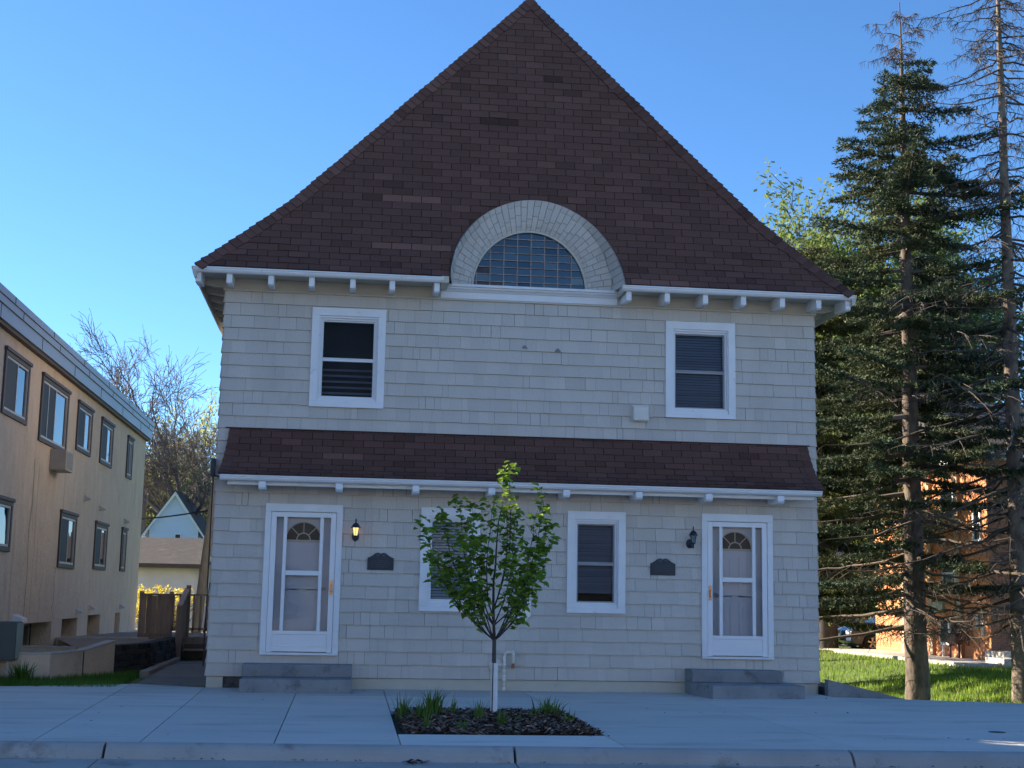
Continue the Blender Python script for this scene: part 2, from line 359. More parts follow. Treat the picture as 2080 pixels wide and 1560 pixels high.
# sidewalk slabs
def back_y(x):
    if x < -5.9: return -.22
    if x < -5.72: return -.22+(x+5.9)/.18*.9
    if x < -4.62: return .68
    if x < 4.62: return .0
    if x < 7.2: return -.55-.36*(x-4.62)
    return -1.5
xb = [-40,-28,-20,-15.5,-11.8,-9.2,-7.3,-5.72,-4.60,-3.27,-2.03,0.02,2.32,4.62,7.2,9.6,12,15,20,40]
def jx(i, y):       # joints lean slightly, as laid
    off = {7: .45, 8: .22, 9: .05, 10: -.06, 12: -.08}.get(i, 0)
    return xb[i] + off*((-y-.3)/7.5)*.75 if off else xb[i]
mb = MB(); g = .005
pl = (-2.02, .04, -6.86, -3.90)        # planter opening
for i in range(len(xb)-1):
    rows = [None, -1.45, -3.86, -6.90, 'c'] if i not in () else None
    if i in (7, 8): rows = [None, -1.45, -3.40, 'c']
    elif i in (9,): rows = [None, -1.45, 'c']
    elif i == 10: rows = [None, -1.45, -3.90, -6.86, 'c']
    else: rows = [None, -3.4, 'c']
    for j in range(len(rows)-1):
        if i == 10 and rows[j] == -3.90: continue
        def yy(r, x): return back_y(x) if r is None else (curb_y(x)+.165 if r == 'c' else r)
        xa0, xa1 = (jx(i, yy(rows[j], xb[i]))+g, jx(i+1, yy(rows[j], xb[i+1]))-g)
        xc0, xc1 = (jx(i, yy(rows[j+1], xb[i]))+g, jx(i+1, yy(rows[j+1], xb[i+1]))-g)
        e = g*.6
        A = (xc0, yy(rows[j+1], xc0)+e); B = (xc1, yy(rows[j+1], xc1)+e); Cc = (xa1, yy(rows[j], xb[i+1]-.01)-e); D = (xa0, yy(rows[j], xb[i]+.01)-e)
        t = rnd.uniform(.95, 1.05)*(.86 if rows[j] is None and 7 <= i <= 11 and rows[j+1] == -1.45 else 1)
        if i == 10 and rows[j] == -6.86: t = 1.12
        mb.prism([(p[0], p[1], -.12) for p in (A, B, Cc, D)], (0, 0, .12), t)
for s in mb.v: pass
tag(mb.build('sidewalk', M['conc'], bevel=.006), kind='structure')
# dirt under the joints
mb = MB(); mb.quad((-40, curb_y(-40)+.12, -.045), (40, curb_y(40)+.12, -.045), (40, -1.52, -.045), (-40, -.25, -.045)); 
tag(mb.build('joint_bed', M['soil']), kind='structure')
# walkway between the buildings
mb = MB(); ys = [.70, 2.7, 4.9, 7.2, 9.4]
for i in range(4):
    mb.prism([(-5.72-.07*i, ys[i]+.01, -.1), (-4.66, ys[i]+.01, -.1), (-4.66, ys[i+1]-.01, -.1), (-5.79-.07*i, ys[i+1]-.01, -.1)], (0, 0, .085+.006*i), rnd.uniform(.85, 1.1))
tag(mb.build('walkway', M['path'], bevel=.008), kind='structure')
mb = MB()
for i in range(5):
    y = 3.4+i*.92; mb.box(-6.02+.01*i, -5.86, y, y+.88, -.08, .05+.01*i, rnd.uniform(1.1, 1.5))
tag(mb.build('walkway_edging', M['path'], bevel=.015), kind='structure')

# ------------------------------------------------------------------ shingled walls
def shingle_wall(mb, pt, width, z0, z1, openings=(), course=.1912, wmin=.09, wmax=.30, top=None, patches=()):
    """pt(u, d, z) -> world, d = outwards. openings are (u0,u1,z0,z1)"""
    rr = random.Random(11+int(width*10))
    nrow = int(math.ceil((z1-z0)/course - 1e-6))
    for k in range(nrow):
        a = z0+k*course; b = min(a+course, z1)
        u = 0.
        # wobble of the course line
        ph = rr.uniform(0, 6)
        while u < width-1e-6:
            w = rr.choice([.10,.13,.16,.20,.24,.28,.33,.36]) * rr.uniform(.9, 1.1)
            if u+w > width-.06: w = width-u
            gap = rr.choice([.0004, .0004, .0005, .0008, .0012, .0014, .0024, .0040])
            t = rr.gauss(1, .032)
            dd = rr.uniform(-.0015, .0025); low = rr.uniform(-.003, .003) if k else 0
            pieces = [(u+gap, u+w-gap, a+low, b)]
            for (ou0, ou1, oz0, oz1) in openings:
                nxt = []
                for (p0, p1, q0, q1) in pieces:
                    if p1 <= ou0 or p0 >= ou1 or q1 <= oz0 or q0 >= oz1: nxt.append((p0, p1, q0, q1)); continue
                    if p0 < ou0: nxt.append((p0, ou0, q0, q1))
                    if p1 > ou1: nxt.append((ou1, p1, q0, q1))
                    m0, m1 = max(p0, ou0), min(p1, ou1)
                    if q0 < oz0: nxt.append((m0, m1, q0, oz0))
                    if q1 > oz1: nxt.append((m0, m1, oz1, q1))
                pieces = nxt
            for (p0, p1, q0, q1) in pieces:
                if p1-p0 < .004 or q1-q0 < .004: continue
                f = lambda z: .005+dd+.022*(1-(z-a)/course)
                d0, d1 = f(q0), f(q1)
                A, B, C_, D = pt(p0, d0, q0), pt(p1, d0, q0), pt(p1, d1, q1), pt(p0, d1, q1)
                mb.quad(A, B, C_, D, t)
                mb.quad(pt(p0, -.004, q0), pt(p1, -.004, q0), B, A, .42)  # butt underside darkened, the course shadow line is painted into the tint
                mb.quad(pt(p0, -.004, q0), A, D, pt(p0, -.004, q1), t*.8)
                mb.quad(B, pt(p1, -.004, q0), pt(p1, -.004, q1), C_, t)
            u += w
    # backing with openings (grid cut)
    us = sorted(set([0, width] + [o[0] for o in openings] + [o[1] for o in openings]))
    zs = sorted(set([z0, z1] + [o[2] for o in openings] + [o[3] for o in openings]))
    for i in range(len(us)-1):
        for j in range(len(zs)-1):
            cu, cz = (us[i]+us[i+1])/2, (zs[j]+zs[j+1])/2
            if any(o[0] < cu < o[1] and o[2] < cz < o[3] for o in openings): continue
            mb.quad(pt(us[i], 0, zs[j]), pt(us[i+1], 0, zs[j]), pt(us[i+1], 0, zs[j+1]), pt(us[i], 0, zs[j+1]), .30)

HX, HD = 4.60, 8.3
house = thing('house', (0, 0, 0), 'two-storey grey shingled house with steep brown roof and two white doors', 'house')
WIN_UP = [(-3.285, -2.165, 4.165, 5.69), (2.195, 3.31, 4.185, 5.705)]
WIN_LO = [(-1.545, -.650, 1.155, 2.690), (.680, 1.578, 1.167, 2.693)]
DOORS = [(-3.853, -2.714, .484, 2.692), (2.765, 3.885, .515, 2.707)]
ops = []
for (a, b, c, d) in WIN_UP+WIN_LO: ops.append((a+.09+HX, b-.09+HX, c+.05, d-.09))
for (a, b, c, d) in DOORS: ops.append((a+.07+HX, b-.07+HX, c+.03, d-.08))
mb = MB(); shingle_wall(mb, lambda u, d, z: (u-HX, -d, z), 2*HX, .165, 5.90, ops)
for (x, z, s) in ((-.02, 5.20, .05), (.50, 5.165, .06)):      # two chipped shingles
    mb.poly([(x-s, -.031, z-s*.5), (x+s, -.031, z-s*.6), (x+s*.1, -.0305, z+s*.6), (x-s*.6, -.0305, z+s*.3)], .42)
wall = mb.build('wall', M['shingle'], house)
for sx in (-1, 1):
    mb = MB(); 
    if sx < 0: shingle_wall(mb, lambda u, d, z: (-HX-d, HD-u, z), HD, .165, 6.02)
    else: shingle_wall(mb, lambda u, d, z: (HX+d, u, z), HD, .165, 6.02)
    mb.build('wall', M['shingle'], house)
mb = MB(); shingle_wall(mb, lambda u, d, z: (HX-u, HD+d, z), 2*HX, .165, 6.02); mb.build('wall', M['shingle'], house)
# foundation: stone with a painted skirt board
mb = MB(); mb.box(-HX+.03, HX-.03, .035, HD-.03, -.5, .165); mb.build('foundation', M['fstone'], house)
mb = MB()
for a, b in ((-HX+.0, -4.36), (-4.02+.0, HX-.03)):
    mb.box(a, b, -.002, .034, -.03, .158)
mb.box(-HX-.0, -HX+.03, .034, HD, -.05, .155); mb.box(HX-.03, HX, .034, HD, -.3, .155)
mb.build('skirt_board', M['trimb'], house, bevel=.004)
# dark rooms behind the openings
mb = MB(); mb.box(-HX+.1, HX-.1, .45, .50, .2, 5.9); mb.build('interior_wall', M['room'], house)

# ------------------------------------------------------------------ windows of the house
def frame_mb(mb, x0, x1, z0, z1, w, y0, y1, wt=None, wb=None, t=1.):
    wt = w if wt is None else wt; wb = w if wb is None else wb
    mb.box(x0, x1, y0, y1, z1-wt, z1, t); mb.box(x0, x1, y0, y1, z0, z0+wb, t)
    mb.box(x0, x0+w, y0, y1, z0+wb, z1-wt, t); mb.box(x1-w, x1, y0, y1, z0+wb, z1-wt, t)
def blinds(x0, x1, z0, z1, y, pitch=.042, tilt=52):
    mb = MB(); z = z1-.02; rr = random.Random(int(x0*100)); h = .045
    while z > z0+.02:
        a = R(tilt+rr.uniform(-3, 3)); c, s = math.cos(a)*h/2, math.sin(a)*h/2
        dz = rr.uniform(-.002, .002)
        mb.quad((x0, y-c, z-s+dz), (x1, y-c, z-s), (x1, y+c, z+s), (x0, y+c, z+s+dz), rr.uniform(.9, 1.08)); z -= pitch
    return mb
def house_window(r, style):
    x0, x1, z0, z1 = r; cas = .115
    mb = MB()
    frame_mb(mb, x0, x1, z0, z1, cas, -.046, .02, .125, .075)
    win = mb.build('window', M['white'], house, bevel=.005)
    # outer jamb return
    mb = MB(); ix0, ix1, iz0, iz1 = x0+cas, x1-cas, z0+.075, z1-.125
    frame_mb(mb, ix0, ix1, iz0, iz1, .018, -.02, .16, .03, .05)
    frame_mb(mb, ix0+.018, ix1-.018, iz0+.05, iz1-.03, .026, .012, .16, .03, .03)
    mb.build('jamb', M['white'], win, bevel=.003)
    sx0, sx1, sz0, sz1 = ix0+.044, ix1-.044, iz0+.08, iz1-.06
    zm = (sz0+sz1)/2-.01
    sash = M['frame_gray'] if style in ('up', 'lo') else M['white']
    mb = MB(); frame_mb(mb, sx0, sx1, sz0, sz1, .02, .045, .09)
    mb.box(sx0+.02, sx1-.02, .040, .09, zm-.026, zm+.026); mb.box(sx0+.02, sx1-.02, .030, .038, zm+.008, zm+.020)
    mb.build('sash', sash, win, bevel=.002)
    gm = M['glass'] if style == 'open' else M['glass_dark']
    mb = MB(); mb.quad((sx0+.02, .07, sz0+.02), (sx1-.02, .07, sz0+.02), (sx1-.02, .07, zm-.026), (sx0+.02, .07, zm-.026))
    mb.quad((sx0+.02, .075, zm+.026), (sx1-.02, .075, zm+.026), (sx1-.02, .075, sz1-.02), (sx0+.02, .075, sz1-.02))
    mb.build('pane', gm, win)
    if style == 'open': b = blinds(sx0+.005, sx1-.005, sz0, sz1, .115)
    elif style == 'lo': b = blinds(sx0+.005, sx1-.005, sz0+.12, sz1, .13, tilt=66)
    else: b = blinds(sx0+.005, sx1-.005, sz0, sz1, .13, tilt=66)
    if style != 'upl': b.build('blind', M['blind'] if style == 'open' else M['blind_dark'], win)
    else:
        b = blinds(sx0+.01, sx1-.01, sz0, zm-.1, .30, pitch=.09); b.build('blind', M['blind_dark'], win)
    mb = MB(); mb.box(x0+.0, x1-.0, -.058, -.047, z0-.004, z0+.012); mb.build('sill', M['white'], win)
    return win
house_window(WIN_UP[0], 'upl'); house_window(WIN_UP[1], 'up'); house_window(WIN_LO[0], 'open'); house_window(WIN_LO[1], 'lo')

# ------------------------------------------------------------------ doors
def arc_pts(cx, cz, r, n=16): return [(cx+r*math.cos(math.pi*i/n), cz+r*math.sin(math.pi*i/n)) for i in range(n+1)]
def house_door(r, handle_side, paper):
    x0, x1, z0, z1 = r
    mb = MB(); frame_mb(mb, x0, x1, z0, z1, .088, -.044, .02, .115, .028)
    mb.box(x0-.0, x1+.0, -.070, -.0445, z0-.004, z0+.024)
    d = mb.build('door_frame', M['trimb'] if False else M['white'], house, bevel=.005)
    sx0, sx1, sz0, sz1 = x0+.092, x1-.092, z0+.034, z1-.125
    mb = MB()
    st = .078
    zk = sz0+.30; mr = (sz0+1.12, sz0+1.19)
    mb.box(sx0, sx0+st, -.035, .005, sz0, sz1); mb.box(sx1-st, sx1, -.035, .005, sz0, sz1)
    mb.box(sx0+st, sx1-st, -.035, .005, sz1-.072, sz1)
    mb.box(sx0+st, sx1-st, -.035, .005, zk-.04, zk+.012); mb.box(sx0+st, sx1-st, -.026, .0, sz0+.085, zk-.04); mb.box(sx0+st, sx1-st, -.035, .005, sz0+.012, sz0+.085)
    a, b = sx0+st+.105, sx1-st-.105
    mb.box(a, a+.052, -.038, .0, zk+.012, sz1-.072); mb.box(b-.052, b, -.038, .0, zk+.012, sz1-.072)
    mb.box(a+.052, b-.052, -.036, .0, mr[0], mr[1])
    sd_ = mb.build('storm_door', M['door'], d, bevel=.004)
    mb = MB(); mb.quad((sx0+st, -.012, zk), (sx1-st, -.012, zk), (sx1-st, -.012, mr[0]+.02), (sx0+st, -.012, mr[0]+.02))
    mb.quad((sx0+st, -.006, mr[0]+.02), (sx1-st, -.006, mr[0]+.02), (sx1-st, -.006, sz1-.06), (sx0+st, -.006, sz1-.06))
    mb.build('pane', M['glass_storm'], d)
    # threshold and inner door with fanlight and raised panels
    yb = .11; ix0, ix1 = sx0+.015, sx1-.015; cx = (ix0+ix1)/2
    mb = MB()
    zc = sz1-.40; r_ = .255
    # slab built around the fan opening
    top = sz1+.04
    pts = arc_pts(cx, zc, r_, 20)
    mb.quad((ix0, yb, sz0), (ix1, yb, sz0), (ix1, yb, zc), (ix0, yb, zc))
    mb.quad((ix0, yb, zc), (cx-r_, yb, zc), (cx-r_, yb, top), (ix0, yb, top)); mb.quad((cx+r_, yb, zc), (ix1, yb, zc), (ix1, yb, top), (cx+r_, yb, top))
    for i in range(20):
        (xa, za), (xb_, zb) = pts[i], pts[i+1]
        mb.quad((xb_, yb, zb), (xa, yb, za), (xa, yb, top), (xb_, yb, top))
    for (pa, pb, qa, qb) in ((cx-.30, cx-.06, zc-.62, zc-.13), (cx+.06, cx+.30, zc-.62, zc-.13), (cx-.30, cx-.06, sz0+.9, zc-.72), (cx+.06, cx+.30, sz0+.9, zc-.72), (cx-.30, cx-.06, sz0+.15, sz0+.8), (cx+.06, cx+.30, sz0+.15, sz0+.8)):
        frame_mb(mb, pa, pb, qa, qb, .022, yb-.012, yb)
        mb.box(pa+.06, pb-.06, yb-.008, yb, qa+.06, qb-.06)
    idr = mb.build('inner_door', M['idoor'], d)
    mb = MB()
    for rr_ in (r_, .09):
        p = arc_pts(cx, zc+.0, rr_, 20)
        for i in range(20): mb.quad((p[i+1][0], yb-.014, p[i+1][1]), (p[i][0], yb-.014, p[i][1]), (cx+(p[i][0]-cx)*(1+.018/rr_), yb-.014, zc+(p[i][1]-zc)*(1+.018/rr_)), (cx+(p[i+1][0]-cx)*(1+.018/rr_), yb-.014, zc+(p[i+1][1]-zc)*(1+.018/rr_)))
    for ang in (45, 90, 135):
        c, s = math.cos(R(ang)), math.sin(R(ang)); n_ = (-s*.007, c*.007)
        mb.quad((cx+c*.09+n_[0], yb-.013, zc+s*.09+n_[1]), (cx+c*.09-n_[0], yb-.013, zc+s*.09-n_[1]), (cx+c*r_-n_[0], yb-.013, zc+s*r_-n_[1]), (cx+c*r_+n_[0], yb-.013, zc+s*r_+n_[1]))
    mb.box(cx-r_-.02, cx+r_+.02, yb-.014, yb, zc-.035, zc)
    mb.build('fanlight_muntin', M['trimb'], d)
    mb = MB(); mb.poly([(x, yb+.012, z) for x, z in arc_pts(cx, zc, r_+.01, 20)]); mb.build('fanlight', M['room'], d)
    # jamb
    mb = MB(); frame_mb(mb, x0+.088, x1-.088, z0+.028, z1-.115, .006, .006, yb+.03); mb.build('jamb', M['white'], d)
    # handle
    hx = sx1-st*.5 if handle_side > 0 else sx0+st*.5; hz = sz0+.93
    mb = MB(); mb.box(hx-.018, hx+.018, -.048, -.036, hz-.09, hz+.13)
    mb.tube([(hx, -.05, hz+.06), (hx, -.085, hz+.05), (hx, -.085, hz-.03), (hx, -.05, hz-.045)], .008, 6)
    mb.build('handle', M['brass'], sd_)
    mb = MB(); kx = hx-handle_side*.10; mb.tube([(kx, yb-.07, hz), (kx, yb, hz)], [.028, .012], 10); mb.tube([(kx-.06*handle_side, yb-.05, hz), (kx, yb-.05, hz)], .008, 6)
    mb.build('knob', M['frame_gray'], idr)
    if paper:
        mb = MB(); mb.quad((cx-.10, yb-.004, sz0+.86), (cx+.12, yb-.004, sz0+.845), (cx+.12, yb-.004, sz0+.985), (cx-.10, yb-.004, sz0+.99)); mb.build('notice', M['paper'], idr)
    return d
house_door(DOORS[0], 1, True); house_door(DOORS[1], -1, False)

# ------------------------------------------------------------------ roof
ZE = 6.13
def Yf(z): return -.60 + (z-ZE)*.27 + .25*(1-math.exp(-(z-ZE)/.5))
PX = [(6.13, 5.02), (6.5, 4.62), (6.93, 4.14), (7.35, 3.68), (8.09, 3.0), (8.75, 2.395), (9.3, 1.90), (9.8, 1.43), (11.37, .0)]
def Wd(z):
    for i in range(len(PX)-1):
        if z <= PX[i+1][0]:
            t = (z-PX[i][0])/(PX[i+1][0]-PX[i][0]); return PX[i][1]+t*(PX[i+1][1]-PX[i][1])
    return 0
def CXr(z): return .02+.015*(z-ZE)
def arc_table(f, z0, z1, n=600):
    zs = [z0+(z1-z0)*i/n for i in range(n+1)]; s = [0]
    for i in range(n): s.append(s[-1]+math.hypot(f(zs[i+1])-f(zs[i]), zs[i+1]-zs[i]))
    return s, zs
def z_at(tab, s):
    S, Z = tab; return float(np.interp(s, S, Z))
DC = (.095, 6.08); DRX, DRZ = 1.338, 1.418
def dorm_half(z, ex=0):
    q = (z-DC[1])/(DRZ+ex)
    return (DRX+ex)*math.sqrt(max(0, 1-q*q)) if q < 1 else -1
def shingle_rows(mb, P3, smax, ext, expo=.128, tabw=.305, excl=None, seed=3, special=()):
    """P3(u,s,d); ext(s)->(u0,u1)"""
    rr = random.Random(seed); n = int(smax/expo)+1
    for k in range(n):
        s0, s1 = k*expo, min((k+1)*expo, smax)
        if s1-s0 < .01: break
        a0, b0 = ext(s0); a1, b1 = ext(s1)
        # underlay
        def under(l0, r0, l1, r1):
            if r0-l0 < .002 and r1-l1 < .002: return
            m = max(1, int((r0-l0)/1.0))
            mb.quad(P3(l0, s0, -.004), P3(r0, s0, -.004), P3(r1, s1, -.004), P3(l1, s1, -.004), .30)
        segs = [((a0, a1), (b0, b1))]
        if excl:
            h0, h1 = excl(s0), excl(s1); 
            if h0 > 0 or h1 > 0:
                c = DC[0]; segs = [((a0, a1), (c-max(h0, .0), c-max(h1, .0))), ((c+max(h0, .0), c+max(h1, .0)), (b0, b1))]
        for (L, Rr) in segs: under(L[0], Rr[0], L[1], Rr[1])
        off = (k % 2)*tabw/2 + rr.uniform(-.012, .012)
        u = math.floor((min(a0, a1)-off)/tabw)*tabw+off; dark_run = 0
        while u < max(b0, b1):
            c = rr.random(); t = rr.gauss(1, .085) 
            if c < .02: t = .72
            elif c < .035: t = 1.22
            t = max(.5, t)
            for (zr, ur, tv) in special:
                if zr == k and ur[0] <= u <= ur[1]: t = tv
            gp = .0055; dd = rr.uniform(-.001, .004) + (.009 if rr.random() < .05 else 0); lz = rr.uniform(-.003, .003)
            for (L, Rr) in segs:
                l0, r0 = max(u+gp, L[0]), min(u+tabw-gp, Rr[0]); l1, r1 = max(u+gp, L[1]), min(u+tabw-gp, Rr[1])
                if r0 <= l0 and r1 <= l1: continue
                if r0 < l0: l0 = r0 = (L[0] if abs(l0-L[0]) < 1e-9 else Rr[0])
                if r1 < l1: l1 = r1 = (L[1] if abs(l1-L[1]) < 1e-9 else Rr[1])
                A, B, C_, D = P3(l0, s0+lz, .011+dd), P3(r0, s0+lz, .011+dd), P3(r1, s1+.002, .003), P3(l1, s1+.002, .003)
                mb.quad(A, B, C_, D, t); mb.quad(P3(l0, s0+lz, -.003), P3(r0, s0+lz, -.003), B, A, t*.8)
            u += tabw
ftab = arc_table(Yf, ZE, 11.37)
def P3f(u, s, d):
    z = z_at(ftab, s); z2 = z_at(ftab, s+.02) if s < ftab[0][-1]-.02 else z; zz = z_at(ftab, s-.02) if s > .02 else z
    dy, dz = Yf(z2)-Yf(zz), z2-zz; L = math.hypot(dy, dz) or 1
    return (u, Yf(z)-dz/L*d, z+dy/L*d)
mb = MB()
sp = [(2, (-.5-1.9, -1.0), 1.55)]
shingle_rows(mb, P3f, ftab[0][-1], lambda s: (CXr(z_at(ftab, s))-Wd(z_at(ftab, s)), CXr(z_at(ftab, s))+Wd(z_at(ftab, s))),
             excl=lambda s: dorm_half(z_at(ftab, s)), seed=5,
             special=[(4, (-2.6, -1.4), 1.6), (5, (-1.2, -.9), 1.3), (11, (-2.5, -1.5), 1.6), (0, (1.3, 2.2), 1.7), (23, (-.8, -.3), .55), (30, (.2, .5), .55)])
# side slopes
ftabx = arc_table(lambda z: Wd(z), ZE, 11.37)
for sx in (-1, 1):
    def P3s(u, s, d, sx=sx):
        z = z_at(ftabx, s); x = Wd(z); z2 = min(11.37, z+.02); x2 = Wd(z2); dx, dz = x2-x, max(z2-z, 1e-4); L = math.hypot(dx, dz)
        X = CXr(z)+sx*(x+dz/L*d); Z = z-dx/L*d
        return (X, u, Z)
    b2 = MB(); shingle_rows(b2, P3s, ftabx[0][-1], lambda s: (Yf(z_at(ftabx, s)), HD+.6), expo=.14, tabw=.32, seed=9+sx)
    for f in b2.f:
        f2 = tuple(len(mb.v)+i for i in (f if sx > 0 else f[::-1])); mb.f.append(f2)
    mb.v += b2.v; mb.t += b2.t; mb.m += b2.m
# rear gable closing
mb.poly([(CXr(ZE)-5.0, HD+.45, ZE-.02), (CXr(ZE)+5.0, HD+.45, ZE-.02)] + [(CXr(z)+w, HD+.45, z) for z, w in PX[1:]] + [(CXr(z)-w, HD+.45, z) for z, w in PX[1:-1][::-1]], .8)
roof = mb.build('roof', M['roof'], house)
# hip caps
mb = MB(); rr = random.Random(4)
for sx in (-1, 1):
    prev = 0; N = 62
    hz = [ZE+.0+(11.36-ZE)*i/N for i in range(N+1)]
    H = [Vector((CXr(z)+sx*Wd(z), Yf(z), z)) for z in hz]
    for i in range(N):
        a, b = H[i], H[i+1]; tdir = (b-a).normalized()
        # inward direction lying in the front face, square to the hip
        fy = (Yf(hz[i+1])-Yf(hz[i]))/(hz[i+1]-hz[i]); up = Vector((0, fy, 1)).normalized(); ac = Vector((-sx, 0, 0)); nrm = Vector((0, -1, fy)).normalized()
        inn = (ac - tdir*ac.dot(tdir)); inn -= nrm*inn.dot(nrm); inn.normalize()
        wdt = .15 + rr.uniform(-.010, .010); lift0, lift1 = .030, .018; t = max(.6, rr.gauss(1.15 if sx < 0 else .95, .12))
        a2 = a-tdir*.004+nrm*rr.uniform(0, .008)+Vector((sx*rr.uniform(-.006, .010), 0, 0))
        o0 = nrm*lift0 + Vector((sx*.022, 0, .012)); o1 = nrm*lift1 + Vector((sx*.012, 0, .008))
        A, B, Cq, D = a2+o0, b+o1, b+inn*wdt+nrm*lift1*.8, a2+inn*wdt+nrm*lift0*.8
        q = (A, D, Cq, B) if sx < 0 else (D, A, B, Cq)
        mb.quad(*q, t)
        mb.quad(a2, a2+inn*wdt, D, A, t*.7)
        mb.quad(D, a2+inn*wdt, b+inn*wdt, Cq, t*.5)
        # return on the side slope
        back = Vector((0, 1, 0)); mb.quad(A, B, b+back*.14+Vector((sx*.02, 0, .02)), a2+back*.14+Vector((sx*.03, 0, .03)), t)
    tip = H[-1]
mb.poly([(CXr(11.3)-.13, 1.02, 11.28), (CXr(11.3)+.13, 1.02, 11.28), (CXr(11.3)+.02, 1.06, 11.42)], 1.3)
mb.poly([(CXr(11.3)-.13, 1.02, 11.28), (CXr(11.3)+.02, 1.06, 11.42), (CXr(11.3)+.02, 2.6, 11.42), (CXr(11.3)-.13, 2.6, 11.28)], 1.2)
mb.poly([(CXr(11.3)+.13, 1.02, 11.28), (CXr(11.3)+.13, 2.6, 11.28), (CXr(11.3)+.02, 2.6, 11.42), (CXr(11.3)+.02, 1.06, 11.42)], 1.2)
mb.build('hip_cap', M['roof'], roof)

# eaves: soffit, fascia gutter, rafter tails, frieze
mb = MB()
for a, b in ((-5.0, -1.36), (1.42, 5.04)): mb.box(a, b, -.54, -.0, 6.085, 6.10)
mb.box(-5.0, -4.6, 0, HD+.5, 6.085, 6.10); mb.box(4.6, 5.04, 0, HD+.5, 6.085, 6.10); mb.box(-4.6, 4.6, HD, HD+.5, 6.085, 6.10)
mb.box(-1.37, -1.255, -.60, 0, 6.03, 6.145); mb.box(1.405, 1.44, -.60, 0, 6.02, 6.14)
mb.build('soffit', M['trimb'], house)
gp = [(0, 0), (-.085, 0), (-.085, -.018), (-.070, -.024), (-.066, -.045), (-.045, -.070), (-.02, -.078), (0, -.078)]
def gutter(name, x0, x1, y, z, m=M['white'], parent=house, k=1.):
    mb = MB(); mb.prism([(x0, y+a*k, z+b*k) for a, b in gp], (x1-x0, 0, 0)); return mb.build(name, m, parent)
gutter('fascia', -5.03, -1.33, -.535, 6.115); gutter('fascia', 1.40, 5.06, -.535, 6.115)
mb = MB()
for sx in (-1, 1):
    x = CXr(ZE)+sx*5.0
    mb = MB(); mb.prism([(x+sx*(-a)*.9, -.60, 6.115+b*2.1) for a, b in gp], (0, HD+1.2, 0))
    mb.build('side_fascia', M['trimb'], house)
def tail(x, w=.082, y1=-.52, ax='y', side=0):
    mb = MB(); prof = [(0, 5.935), (y1*.45, 5.905), (y1*.82, 5.895), (y1*.93, 5.885), (y1, 5.905), (y1, 6.03), (y1, 6.084), (0, 6.084)]
    if ax == 'x': prof = [(0, 5.95), (-.20, 5.955), (-.38, 5.99), (-.43, 6.02), (-.43, 6.084), (0, 6.084)]
    if ax == 'y': mb.prism([(x-w/2, y, z) for y, z in prof], (w, 0, 0))
    else: mb.prism([(side*(HX-y*.86), x-w/2, z) for y, z in prof], (0, w, 0))
    return mb.build('rafter_tail', M['white'] if ax == 'y' else M['trimb'], house, bevel=.004)
for x in (-4.96, -4.51, -3.90, -3.30, -2.69, -2.10, -1.43, 1.51, 2.11, 2.71, 3.31, 3.93, 4.51, 4.98): tail(x)
for s in (-1, 1):
    for k in range(14): tail(.1+k*.6, ax='x', side=s)
mb = MB(); mb.box(-4.615, 4.615, -.022, .0, 5.915, 6.085); mb.box(-4.63, 4.63, -.045, -.0, 5.888, 5.914)
mb.box(-4.635, -4.60, .0, HD, 5.90, 6.08); mb.box(4.60, 4.635, .0, HD, 5.90, 6.08)
mb.build('frieze', M['trimb'], house, bevel=.004)
mb = MB(); mb.box(-1.34, 1.42, -.040, -.0235, 5.918, 6.02)
mb.prism([(-1.32, -.0245, 6.02), (-1.32, -.055, 6.022), (-1.32, -.075, 6.045), (-1.32, -.11, 6.06), (-1.32, -.115, 6.085), (-1.32, -.0245, 6.085)], (2.73, 0, 0))
mb.box(-1.33, 1.42, -.150, .10, 6.086, 6.125)
mb.build('dormer_sill', M['white'], house, bevel=.003)
# arched dormer: shingled ring + leaded glass
DI = (.045, 6.11)
ring = [(.905, .955, .07), (1.00, 1.055, .02), (1.13, 1.19, -.02), (1.26, 1.335, -.05), (1.345, 1.425, None)]
def ringpt(th, k, d=0):
    i = int(min(k, len(ring)-1.0001)); f = k-i
    def one(j):
        rx, rz, y = ring[j]; cx = DI[0]+(DC[0]-DI[0])*j/4
        x = cx+rx*math.cos(th); z = DI[1]+rz*math.sin(th)*(1.0)
        if y is None: y = min(Yf(max(z, ZE))-.045, -.075)
        elif j >= 1: y = min(y, .0+.02)
        return Vector((x, y, z))
    a, b = one(i), one(i+1); p = a.lerp(b, f); e = b-a; rad = Vector((math.cos(th), 0, math.sin(th))); er = e.dot(rad); nn = Vector((0, -er, 0))+rad*e.y; nn.normalize(); return p+nn*d
mb = MB(); rr = random.Random(8); NW = 38
for i in range(NW):
    t0, t1 = math.pi*i/NW, math.pi*(i+1)/NW; g = .004
    for seg in range(12):
        pass
    # backing
    for k in range(4): mb.quad(ringpt(t0, k), ringpt(t1, k), ringpt(t1, k+1), ringpt(t0, k+1), .6)
    st = [[0, 1.4, 2.9, 4], [0, .8, 2.1, 3.1, 4], [0, 1.9, 3.0, 4], [0, .6, 1.6, 4]][i % 4 if rr.random() < .8 else rr.randrange(4)]
    for a, b in zip(st[:-1], st[1:]):
        ks = [a+.03] + [q for q in (1, 2, 3) if a+.05 < q < b-.05] + [b-.03]; t = rr.gauss(1, .03); dd = rr.uniform(.008, .016)
        for ka, kb in zip(ks[:-1], ks[1:]):
            mb.quad(ringpt(t0+g, ka, dd), ringpt(t1-g, ka, dd), ringpt(t1-g, kb, dd), ringpt(t0+g, kb, dd), t)
